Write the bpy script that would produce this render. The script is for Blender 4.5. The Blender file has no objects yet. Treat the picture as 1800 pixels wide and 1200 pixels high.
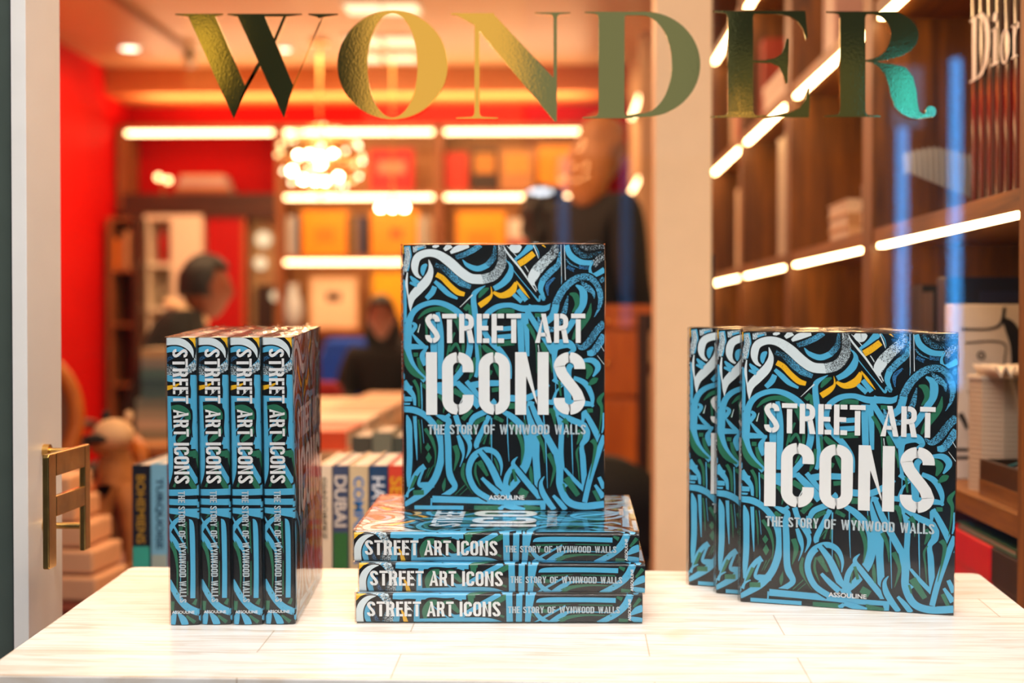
import bpy, bmesh, math, random
from math import sin, cos, pi, radians, atan, sqrt
from mathutils import Vector, Matrix, Euler, noise
random.seed(7)
SC = bpy.context.scene
COL = SC.collection

# ---------------------------------------------------------------- camera, world, light, exposure
F = 2500.0
CAMZ = 1.05
YAW = atan(79 / F); PIT = -atan(40 / F)
cd = bpy.data.cameras.new('camera'); cam = bpy.data.objects.new('camera', cd); COL.objects.link(cam)
cam.location = (0, 0, CAMZ); cam.rotation_euler = (pi / 2 + PIT, 0, YAW)
cd.sensor_width = 36; cd.lens = 50; cd.clip_start = 0.05; cd.clip_end = 100
cd.dof.use_dof = True; cd.dof.focus_distance = 1.63; cd.dof.aperture_fstop = 2.84
SC.camera = cam
SC.view_settings.view_transform = 'Standard'; SC.view_settings.look = 'None'
SC.view_settings.gamma = 1; SC.view_settings.use_curve_mapping = False
SC.view_settings.exposure = 0.0
w = bpy.data.worlds.new('dusk'); SC.world = w; w.use_nodes = True
w.node_tree.nodes['Background'].inputs[0].default_value = (0.55, 0.68, 0.9, 1)
w.node_tree.nodes['Background'].inputs[1].default_value = 0.5

def area(name, loc, rot, sx, sy, power, col):
    l = bpy.data.lights.new(name, 'AREA'); l.shape = 'RECTANGLE'; l.size = sx; l.size_y = sy
    l.energy = power; l.color = col
    o = bpy.data.objects.new(name, l); COL.objects.link(o); o.location = loc; o.rotation_euler = [radians(a) for a in rot]
    return o
WARM = (1.0, 0.60, 0.30)
area('window_display_lamp', (0.05, 1.72, 2.66), (0, 0, 0), 1.3, 0.25, 9, (1.0, 0.90, 0.80))
area('street_side_fill', (0.1, -1.3, 3.1), (38, 0, 0), 3.2, 1.0, 60, (1.0, 0.93, 0.87))  # unseen fill added outside the glass to light the book covers from the front
book_fill = area('book_front_fill', (0.05, 0.75, 2.55), (27, 0, 0), 1.7, 0.25, 13.6, (1.0, 0.94, 0.88)); book_fill.data.spread = radians(75)  # added unseen light aimed at books and table, kept off the deep interior
area('shop_ceiling_lamp', (-1.2, 8.3, 2.66), (0, 0, 0), 3.0, 1.2, 90, WARM)
area('shop_ceiling_lamp', (-1.4, 5.4, 2.66), (0, 0, 0), 2.6, 1.2, 70, WARM)
area('shop_ceiling_lamp', (-0.2, 2.75, 2.66), (0, 0, 0), 1.2, 0.8, 40, WARM)
area('shelf_top_uplight', (-1.3, 9.55, 2.40), (180, 0, 0), 3.0, 0.25, 40, WARM)  # upward light added above the shelving to brighten ceiling and top of back wall
area('ceiling_fill', (-1.3, 6.8, 0.9), (180, 0, 0), 2.0, 3.0, 34, WARM)  # invisible mid-room fill, added to brighten the ceiling from below

# ---------------------------------------------------------------- projection helper (pixel of the 1800x1200 frame + room depth -> room point)
_f = Vector((-sin(YAW) * cos(PIT), cos(YAW) * cos(PIT), sin(PIT)))
_r = Vector((cos(YAW), sin(YAW), 0)); _u = _r.cross(_f)
def at(px, py, Y):
    d = _f + _r * ((px - 900) / F) + _u * ((600 - py) / F)
    return Vector((0, 0, CAMZ)) + d * (Y / d.y)

# ---------------------------------------------------------------- materials
def srgb(h):
    if isinstance(h, str):
        h = h.lstrip('#'); c = [int(h[i:i + 2], 16) / 255 for i in (0, 2, 4)]
    else: c = [v / 255 for v in h]
    return tuple((v / 12.92 if v <= 0.04045 else ((v + 0.055) / 1.055) ** 2.4) for v in c) + (1,)
class NT:
    def __init__(s, name):
        s.m = bpy.data.materials.new(name); s.m.use_nodes = True
        s.t = s.m.node_tree; s.t.nodes.clear(); s.o = s.n('ShaderNodeOutputMaterial')
    def n(s, ty, **k):
        x = s.t.nodes.new(ty)
        for a, b in k.items():
            if a.startswith('i_'):
                key = a[2:]; key = int(key) if key.isdigit() else key.replace('_', ' ')
                x.inputs[key].default_value = b
            else: setattr(x, a, b)
        return x
    def l(s, a, ao, b, bi): s.t.links.new(a.outputs[ao], b.inputs[bi])
    def ramp(s, stops):
        r = s.n('ShaderNodeValToRGB'); e = r.color_ramp.elements
        while len(e) < len(stops): e.new(0.5)
        for i, (p, c) in enumerate(stops): e[i].position = p; e[i].color = c
        return r
_mc = {}
def thin_fresnel(t, ior=1.5):
    """Fresnel of a thin sheet: the same on both faces (no total reflection inside)"""
    ge = t.n('ShaderNodeNewGeometry'); mr = t.n('ShaderNodeMapRange'); mr.inputs[3].default_value = ior; mr.inputs[4].default_value = 1 / ior
    t.l(ge, 'Backfacing', mr, 0); fr = t.n('ShaderNodeFresnel'); t.l(mr, 0, fr, 'IOR'); return fr
def pm(name, col, rough=0.5, metal=0.0, spec=0.5, coat=0.0, var=0.06, scale=20.0, bump=0.0, emis=None, es=0.0):
    """plain surface with a little procedural variation"""
    if name in _mc: return _mc[name]
    t = NT(name); c = srgb(col) if not (isinstance(col, tuple) and len(col) == 4) else col
    b = t.n('ShaderNodeBsdfPrincipled', i_Roughness=rough, i_Metallic=metal)
    b.inputs['Specular IOR Level'].default_value = spec; b.inputs['Coat Weight'].default_value = coat
    tc = t.n('ShaderNodeTexCoord'); nz = t.n('ShaderNodeTexNoise', i_Scale=scale, i_Detail=4.0)
    t.l(tc, 'Object', nz, 'Vector')
    r = t.ramp([(0.3, tuple(v * (1 - var) for v in c[:3]) + (1,)), (0.7, tuple(min(1, v * (1 + var)) for v in c[:3]) + (1,))])
    t.l(nz, 'Fac', r, 'Fac'); t.l(r, 'Color', b, 'Base Color')
    if bump:
        bp = t.n('ShaderNodeBump', i_Strength=bump, i_Distance=0.002); t.l(nz, 'Fac', bp, 'Height'); t.l(bp, 'Normal', b, 'Normal')
    if emis: b.inputs['Emission Color'].default_value = srgb(emis); b.inputs['Emission Strength'].default_value = es
    t.l(b, 'BSDF', t.o, 'Surface'); _mc[name] = t.m; return t.m
def emit(name, col, s):
    if name in _mc: return _mc[name]
    t = NT(name); e = t.n('ShaderNodeEmission', i_Color=col if len(col) == 4 else col + (1,), i_Strength=s)
    t.l(e, 0, t.o, 'Surface'); _mc[name] = t.m; return t.m
def wood(name, dark, light, rough=0.45, axis=2, scale=1.0, coat=0.0):
    if name in _mc: return _mc[name]
    t = NT(name); tc = t.n('ShaderNodeTexCoord'); mp = t.n('ShaderNodeMapping')
    sc = [14 * scale] * 3; sc[axis] = 1.1 * scale; mp.inputs['Scale'].default_value = sc
    t.l(tc, 'Object', mp, 'Vector')
    n1 = t.n('ShaderNodeTexNoise', i_Scale=1.6, i_Detail=8.0, i_Distortion=1.4); t.l(mp, 'Vector', n1, 'Vector')
    n2 = t.n('ShaderNodeTexNoise', i_Scale=9.0, i_Detail=3.0); t.l(mp, 'Vector', n2, 'Vector')
    mx = t.n('ShaderNodeMath', operation='MULTIPLY_ADD', i_1=0.35); t.l(n2, 'Fac', mx, 0); t.l(n1, 'Fac', mx, 2)
    r = t.ramp([(0.42, srgb(dark)), (0.9, srgb(light))]); t.l(mx, 0, r, 'Fac')
    b = t.n('ShaderNodeBsdfPrincipled', i_Roughness=rough); b.inputs['Coat Weight'].default_value = coat
    t.l(r, 'Color', b, 'Base Color'); t.l(b, 'BSDF', t.o, 'Surface'); _mc[name] = t.m; return t.m

def paint(name, c1, c2, dry):
    """brush paint: streaks run along the stroke (UV x = metres along, y = across); dry breaks the stroke to the black ground"""
    t = NT(name); uv = t.n('ShaderNodeUVMap', uv_map='UVMap'); mp = t.n('ShaderNodeMapping')
    mp.inputs['Scale'].default_value = (18, 3.2, 1); t.l(uv, 0, mp, 'Vector')
    st = t.n('ShaderNodeTexNoise', i_Scale=2.2, i_Detail=5.0, i_Roughness=0.65); t.l(mp, 'Vector', st, 'Vector')
    tc = t.n('ShaderNodeTexCoord'); sp = t.n('ShaderNodeTexNoise', i_Scale=900.0, i_Detail=3.0, i_Roughness=0.7); t.l(tc, 'Object', sp, 'Vector')
    big = t.n('ShaderNodeTexNoise', i_Scale=14.0, i_Detail=2.0); t.l(tc, 'Object', big, 'Vector')
    r = t.ramp([(0.35, srgb(c1)), (0.65, srgb(c2))]); t.l(st, 'Fac', r, 'Fac')
    # dryness mask
    a = t.n('ShaderNodeMath', operation='ADD'); t.l(st, 'Fac', a, 0)
    s2 = t.n('ShaderNodeMath', operation='MULTIPLY', i_1=0.9); t.l(sp, 'Fac', s2, 0); t.l(s2, 0, a, 1)
    a2 = t.n('ShaderNodeMath', operation='MULTIPLY_ADD', i_1=0.5); t.l(big, 'Fac', a2, 0); t.l(a, 0, a2, 2)
    ms = t.ramp([(0.0, (0, 0, 0, 1)), (0.06, (1, 1, 1, 1))])
    sb = t.n('ShaderNodeMath', operation='SUBTRACT', i_1=0.84 + 0.32 * dry if dry > 0 else 0.3); t.l(a2, 0, sb, 0); t.l(sb, 0, ms, 'Fac')
    mix = t.n('ShaderNodeMixRGB'); mix.inputs[1].default_value = srgb('#101418'); t.l(ms, 'Color', mix, 0); t.l(r, 'Color', mix, 2)
    b = t.n('ShaderNodeBsdfPrincipled', i_Roughness=0.3); b.inputs['Coat Weight'].default_value = 0.0
    t.l(mix, 0, b, 'Base Color'); t.l(b, 'BSDF', t.o, 'Surface'); return t.m
PA = {}
INK = ['ink_black', 'B', 'b', 'W', 'w', 'G', 'Y', 'N']
def art_mats():
    if not PA:
        PA['K'] = pm('ink_black', '#0d1014', 0.3, var=0.2, scale=60)
        PA['B'] = paint('ink_blue', '#3f9cc4', '#5ab4da', 0)
        PA['b'] = paint('ink_blue_dry', '#3f98c6', '#62b6dc', 1)
        PA['W'] = paint('ink_white', '#bfd3da', '#dce6e8', 0.35)
        PA['w'] = paint('ink_white_dry', '#a9c9d6', '#dde8ea', 1)
        PA['G'] = paint('ink_green', '#1f5a45', '#2f7c5c', 0.55)
        PA['Y'] = paint('ink_yellow', '#d9a010', '#f2c22a', 0.5)
        PA['N'] = paint('ink_deep_blue', '#2a5f9a', '#3a86b8', 1)
    return PA
AI = {k: i for i, k in enumerate('KBbWwGYN')}

# ---------------------------------------------------------------- mesh helpers
def link(name, me, parent=None):
    o = bpy.data.objects.new(name, me); COL.objects.link(o)
    if parent: o.parent = parent
    return o
def mk(name, bm, mats, parent=None, smooth=False, bevel=0):
    me = bpy.data.meshes.new(name); bm.normal_update(); bm.to_mesh(me); bm.free()
    if not isinstance(mats, (list, tuple)): mats = [mats]
    for m in mats: me.materials.append(m)
    if smooth:
        for p in me.polygons: p.use_smooth = True
    o = link(name, me, parent)
    if bevel:
        md = o.modifiers.new('bevel', 'BEVEL'); md.width = bevel; md.segments = 2; md.limit_method = 'ANGLE'
    return o
def tag(o, label=None, cat=None, group=None, kind=None):
    if label: o['label'] = label
    if cat: o['category'] = cat
    if group: o['group'] = group
    if kind: o['kind'] = kind
    return o
def thing(name, label, cat, group=None, loc=(0, 0, 0), rz=0, mat=None):
    o = bpy.data.objects.new(name, None); COL.objects.link(o); o.empty_display_size = 0.05
    if mat is not None: o.matrix_world = mat
    else: o.location = loc; o.rotation_euler = (0, 0, rz)
    return tag(o, label, cat, group)
def box(bm, x0, x1, y0, y1, z0, z1, mi=0):
    vs = [bm.verts.new(p) for p in ((x0, y0, z0), (x1, y0, z0), (x1, y1, z0), (x0, y1, z0), (x0, y0, z1), (x1, y0, z1), (x1, y1, z1), (x0, y1, z1))]
    for f in ((0, 3, 2, 1), (4, 5, 6, 7), (0, 1, 5, 4), (1, 2, 6, 5), (2, 3, 7, 6), (3, 0, 4, 7)):
        bm.faces.new([vs[i] for i in f]).material_index = mi
    return vs
def bx(*a, mi=0):
    bm = bmesh.new(); box(bm, *a, mi=mi); return bm
def cyl(bm, p0, p1, r0, r1=None, seg=16, mi=0, cap=True):
    p0, p1 = Vector(p0), Vector(p1); r1 = r0 if r1 is None else r1
    d = (p1 - p0).normalized(); a = d.orthogonal().normalized(); b = d.cross(a)
    A = []; B = []
    for i in range(seg):
        t = 2 * pi * i / seg; o = a * cos(t) + b * sin(t)
        A.append(bm.verts.new(p0 + o * r0)); B.append(bm.verts.new(p1 + o * r1))
    for i in range(seg):
        j = (i + 1) % seg; bm.faces.new((A[i], A[j], B[j], B[i])).material_index = mi
    if cap:
        bm.faces.new(A[::-1]).material_index = mi; bm.faces.new(B).material_index = mi
def tube(bm, pts, r, seg=10, closed=False, mi=0, flat=1.0):
    pts = [Vector(p) for p in pts]; n = len(pts); rings = []
    prev = None
    for i, p in enumerate(pts):
        if closed: d = pts[(i + 1) % n] - pts[i - 1]
        else: d = pts[min(i + 1, n - 1)] - pts[max(i - 1, 0)]
        d.normalize()
        a = d.orthogonal().normalized() if prev is None else (prev - d * prev.dot(d)).normalized()
        prev = a; b = d.cross(a); rr = r[i] if isinstance(r, (list, tuple)) else r
        rings.append([bm.verts.new(p + (a * cos(2 * pi * k / seg) + b * sin(2 * pi * k / seg) * flat) * rr) for k in range(seg)])
    m = n if closed else n - 1
    for i in range(m):
        A, B = rings[i], rings[(i + 1) % n]
        for k in range(seg):
            j = (k + 1) % seg; bm.faces.new((A[k], A[j], B[j], B[k])).material_index = mi
    if not closed:
        bm.faces.new(rings[0][::-1]).material_index = mi; bm.faces.new(rings[-1]).material_index = mi
def ball(bm, c, r, sub=2, mi=0, sc=(1, 1, 1)):
    g = bmesh.ops.create_icosphere(bm, subdivisions=sub, radius=1.0)
    for v in g['verts']: v.co = Vector((v.co.x * r * sc[0], v.co.y * r * sc[1], v.co.z * r * sc[2])) + Vector(c)
    fs = set(f for v in g['verts'] for f in v.link_faces)
    for f in fs: f.material_index = mi; f.smooth = True
def lathe(bm, prof, c=(0, 0, 0), seg=32, mi=0):
    c = Vector(c); R = []
    for r, z in prof: R.append([bm.verts.new(c + Vector((r * cos(2 * pi * k / seg), r * sin(2 * pi * k / seg), z))) for k in range(seg)])
    for a, b in zip(R, R[1:]):
        for k in range(seg):
            j = (k + 1) % seg; bm.faces.new((a[k], a[j], b[j], b[k])).material_index = mi
    bm.faces.new(R[0][::-1]).material_index = mi; bm.faces.new(R[-1]).material_index = mi
def join_bm(bm, other, M=None):
    if M is not None: other.transform(M)
    me = bpy.data.meshes.new('tmp'); other.to_mesh(me); other.free(); bm.from_mesh(me); bpy.data.meshes.remove(me)

# ---- text (built-in font) as a flat bmesh fitted to a w x h box, lying in XZ plane, facing -Y
def text_bm(s, wd, ht, depth=0.0, bold=0.0):
    cu = bpy.data.curves.new('t', 'FONT'); cu.body = s; cu.size = 1; cu.extrude = depth; cu.offset = bold; cu.resolution_u = 4
    o = bpy.data.objects.new('t', cu); COL.objects.link(o)
    dg = bpy.context.evaluated_depsgraph_get(); me = bpy.data.meshes.new_from_object(o.evaluated_get(dg))
    bm = bmesh.new(); bm.from_mesh(me)
    bpy.data.objects.remove(o); bpy.data.curves.remove(cu); bpy.data.meshes.remove(me)
    xs = [v.co.x for v in bm.verts]; ys = [v.co.y for v in bm.verts]
    x0, x1, y0, y1 = min(xs), max(xs), min(ys), max(ys)
    for v in bm.verts: v.co = Vector(((v.co.x - x0) / (x1 - x0) * wd, -v.co.z, (v.co.y - y0) / (y1 - y0) * ht))
    for f in bm.faces:
        f.normal_update()
    return bm

# ---- flat 2D drawing helpers: a Pen writes polygons into a bmesh via a mapping (X, Y, layer) -> 3D
class Pen:
    def __init__(s, bm, mapf, eps=8e-6, mn=1.5):
        s.mn = mn; s.bm = bm; s.map = mapf; s.k = 1; s.eps = eps; s.uv = bm.loops.layers.uv.verify()
    def poly(s, pts, mi):
        s.k += 1; vs = [s.bm.verts.new(s.map(x, y, s.k * s.eps)) for x, y in pts]
        try: f = s.bm.faces.new(vs)
        except ValueError: return
        f.material_index = mi
        for l, (x, y) in zip(f.loops, pts): l[s.uv].uv = (x * 1e-4, y * 1e-3)
    def ribbon(s, pts, mi, grow=1.0, n=7, smooth=True):
        s.k += 1; P = []
        if smooth and len(pts) > 2:
            for i in range(len(pts) - 1):
                a = pts[max(i - 1, 0)]; b = pts[i]; c = pts[i + 1]; d = pts[min(i + 2, len(pts) - 1)]
                for q in range(n):
                    t = q / n
                    P.append(tuple(0.5 * (2 * b[j] + (c[j] - a[j]) * t + (2 * a[j] - 5 * b[j] + 4 * c[j] - d[j]) * t * t + (3 * b[j] - a[j] - 3 * c[j] + d[j]) * t ** 3) for j in range(3)))
            P.append(pts[-1])
        else: P = list(pts)
        L = []; R = []; u = 0; us = []
        for i, (x, y, wd) in enumerate(P):
            a = P[max(i - 1, 0)]; b = P[min(i + 1, len(P) - 1)]
            dx, dy = b[0] - a[0], b[1] - a[1]; ln = sqrt(dx * dx + dy * dy) or 1; nx, ny = -dy / ln, dx / ln
            if i: u += sqrt((x - P[i - 1][0]) ** 2 + (y - P[i - 1][1]) ** 2)
            us.append(u); h = max(wd, s.mn) * grow / 2
            L.append((x + nx * h, y + ny * h)); R.append((x - nx * h, y - ny * h))
        VL = [s.bm.verts.new(s.map(x, y, s.k * s.eps)) for x, y in L]; VR = [s.bm.verts.new(s.map(x, y, s.k * s.eps)) for x, y in R]
        off = random.random() * 5
        for i in range(len(P) - 1):
            f = s.bm.faces.new((VL[i], VL[i + 1], VR[i + 1], VR[i])); f.material_index = mi
            uu = [us[i] * 1.4e-4 + off, us[i + 1] * 1.4e-4 + off]; wv = 0.012 * P[i][2]
            for l, c in zip(f.loops, ((uu[0], wv), (uu[1], wv), (uu[1], 0), (uu[0], 0))): l[s.uv].uv = c
def faces_towards(bm, d):
    bm.normal_update(); d = Vector(d)
    bmesh.ops.reverse_faces(bm, faces=[f for f in bm.faces if f.normal.dot(d) < 0])
def clip(bm, planes):
    for co, no in planes:
        bmesh.ops.bisect_plane(bm, geom=bm.verts[:] + bm.edges[:] + bm.faces[:], plane_co=co, plane_no=no, clear_outer=True)

def cut(bm, planes):
    for co, no in planes:
        bmesh.ops.bisect_plane(bm, geom=bm.verts[:] + bm.edges[:] + bm.faces[:], plane_co=co, plane_no=no)
# ---------------------------------------------------------------- stencil alphabet (unit height, y up), returns (list of polygons, width)
SW = 0.165
def _arcpath(cx, cy, r, a0, a1, n=8): return [(cx + r * cos(radians(a0 + (a1 - a0) * i / n)), cy + r * sin(radians(a0 + (a1 - a0) * i / n))) for i in range(n + 1)]
def _stroke(path, s=SW):
    L = []; R = []; n = len(path)
    for i, (x, y) in enumerate(path):
        a = path[max(i - 1, 0)]; b = path[min(i + 1, n - 1)]; dx, dy = b[0] - a[0], b[1] - a[1]; l = sqrt(dx * dx + dy * dy) or 1
        L.append((x - dy / l * s / 2, y + dx / l * s / 2)); R.append((x + dy / l * s / 2, y - dx / l * s / 2))
    return [[L[i], L[i + 1], R[i + 1], R[i]] for i in range(n - 1)]
def _rect(x0, x1, y0, y1): return [[(x0, y0), (x1, y0), (x1, y1), (x0, y1)]]
def glyph(c):
    s = SW; g = 0.018; w = 0.47; h = s / 2; R = w / 2 - h; m = w / 2
    AH = s * 0.95
    if c in 'OQ':
        left = [(m - g, 1 - h)] + _arcpath(h + R, 1 - h - R, R, 90, 180) + _arcpath(h + R, h + R, R, 180, 270) + [(m - g, h)]
        right = [(w - x, y) for x, y in left]; return _stroke(left) + _stroke(right), w
    if c == 'C':
        left = [(m - g, 1 - h)] + _arcpath(h + R, 1 - h - R, R, 90, 180) + _arcpath(h + R, h + R, R, 180, 270) + [(m - g, h)]
        rt = [(m + g, 1 - h)] + _arcpath(w - h - R, 1 - h - R, R, 90, 0) + [(w - h, 0.68)]
        rb = [(x, 1 - y) for x, y in rt]; return _stroke(left) + _stroke(rt) + _stroke(rb), w
    if c == 'S':
        rt = [(m + g, 1 - h)] + _arcpath(w - h - R, 1 - h - R, R, 90, 0) + [(w - h, 0.73)]
        lb = [(w - x, 1 - y) for x, y in rt]
        mid = [(m - g, 1 - h)] + _arcpath(h + R, 1 - h - R, R, 90, 180) + [(h + .005, 0.76), (h + 0.04, 0.66), (h + 0.1, 0.57), (m, 0.5), (w - h - 0.1, 0.43), (w - h - 0.04, 0.34), (w - h - .005, 0.24)] + _arcpath(w - h - R, h + R, R, 0, -90) + [(m + g, h)]
        return _stroke(rt) + _stroke(lb) + _stroke(mid), w
    if c == 'I': return _rect(0, s, 0, 1), s
    if c == 'T': return _rect(0, w, 1 - AH, 1) + _rect(m - h, m + h, 0, 1 - AH - 0.035), w
    if c == 'E': return _rect(0, s, 0, 1) + _rect(s + .03, .4, 1 - AH, 1) + _rect(s, .37, .43, .43 + AH) + _rect(s + .03, .4, 0, AH), .4
    if c == 'F': return _rect(0, s, 0, 1) + _rect(s + .03, .4, 1 - AH, 1) + _rect(s, .37, .43, .43 + AH), .4
    if c == 'L': return _rect(0, s, 0, 1) + _rect(s + .03, .4, 0, AH), .4
    if c == 'H': return _rect(0, s, 0, 1) + _rect(w - s, w, 0, 1) + _rect(s + .02, w - s, .43, .43 + AH), w
    if c == 'N': return _rect(0, s, 0, 1) + _rect(.5 - s, .5, 0, 1) + [[(s, 1), (.5 - s - .01, .22), (.5 - s - .01, 0.0 + .16), (.5 - s - .05, 0), (.5 - s - .02, .06), (s, .66)][0:3] + [(s, .62)]], .5
    if c == 'D':
        p = [(s + .03, 1 - h), (w - h - R, 1 - h)] + _arcpath(w - h - R, 1 - h - R, R, 90, 0) + _arcpath(w - h - R, h + R, R, 0, -90) + [(s + .03, h)]
        return _rect(0, s, 0, 1) + _stroke(p), w
    if c == 'R':
        p = [(s + .03, 1 - h), (w - h - R, 1 - h)] + _arcpath(w - h - R, 1 - h - R, R, 90, 0) + _arcpath(w - h - R, .42 + h + R, R, 0, -90) + [(s, .42 + h)]
        return _rect(0, s, 0, 1) + _stroke(p) + [[(w * .5, .46), (w * .5 + s, .46), (w + .02, 0), (w + .02 - s * 1.1, 0)]], w + .02
    if c == 'A': return [[(0, 0), (s, 0), (.25, .80), (.235, .84)], [(.2, 1), (.36, 1), (.56, 0), (.56 - s, 0)], [(.16, .22), (.4, .22), (.37, .22 + .13), (.19, .35)]], .56
    if c == 'W': return [[(0, 1), (s * .9, 1), (.27, 0), (.14, 0)], [(.3, 1), (.42, 1), (.28, 0.1), (.24, .3)], [(.3, 1), (.43, 1), (.56, 0), (.43, 0)], [(.58, 0), (.68, 1), (.68 - s * .9, 1), (.46, 0)]], .70
    if c == 'Y': return [[(0, 1), (s, 1), (.25 + h, .42), (.25 - h, .42)], [(.5, 1), (.5 - s, 1), (.27, .5), (.25 + h, .42)], [(.25 - h, .4), (.25 + h, .4), (.25 + h, 0), (.25 - h, 0)]], .5
    return [], .3
def stencil(pen, word, x0, x1, ytop, ybot, mi, space=0.075):
    gl = [glyph(c) for c in word]; tot = sum(g[1] for g in gl) + space * (len(word) - 1)
    sx = (x1 - x0) / tot; H = ybot - ytop; x = x0
    for polys, wd in gl:
        for p in polys: pen.k -= 1; pen.poly([(x + a * sx, ybot - b * H) for a, b in p], mi)
        x += (wd + space) * sx
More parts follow.
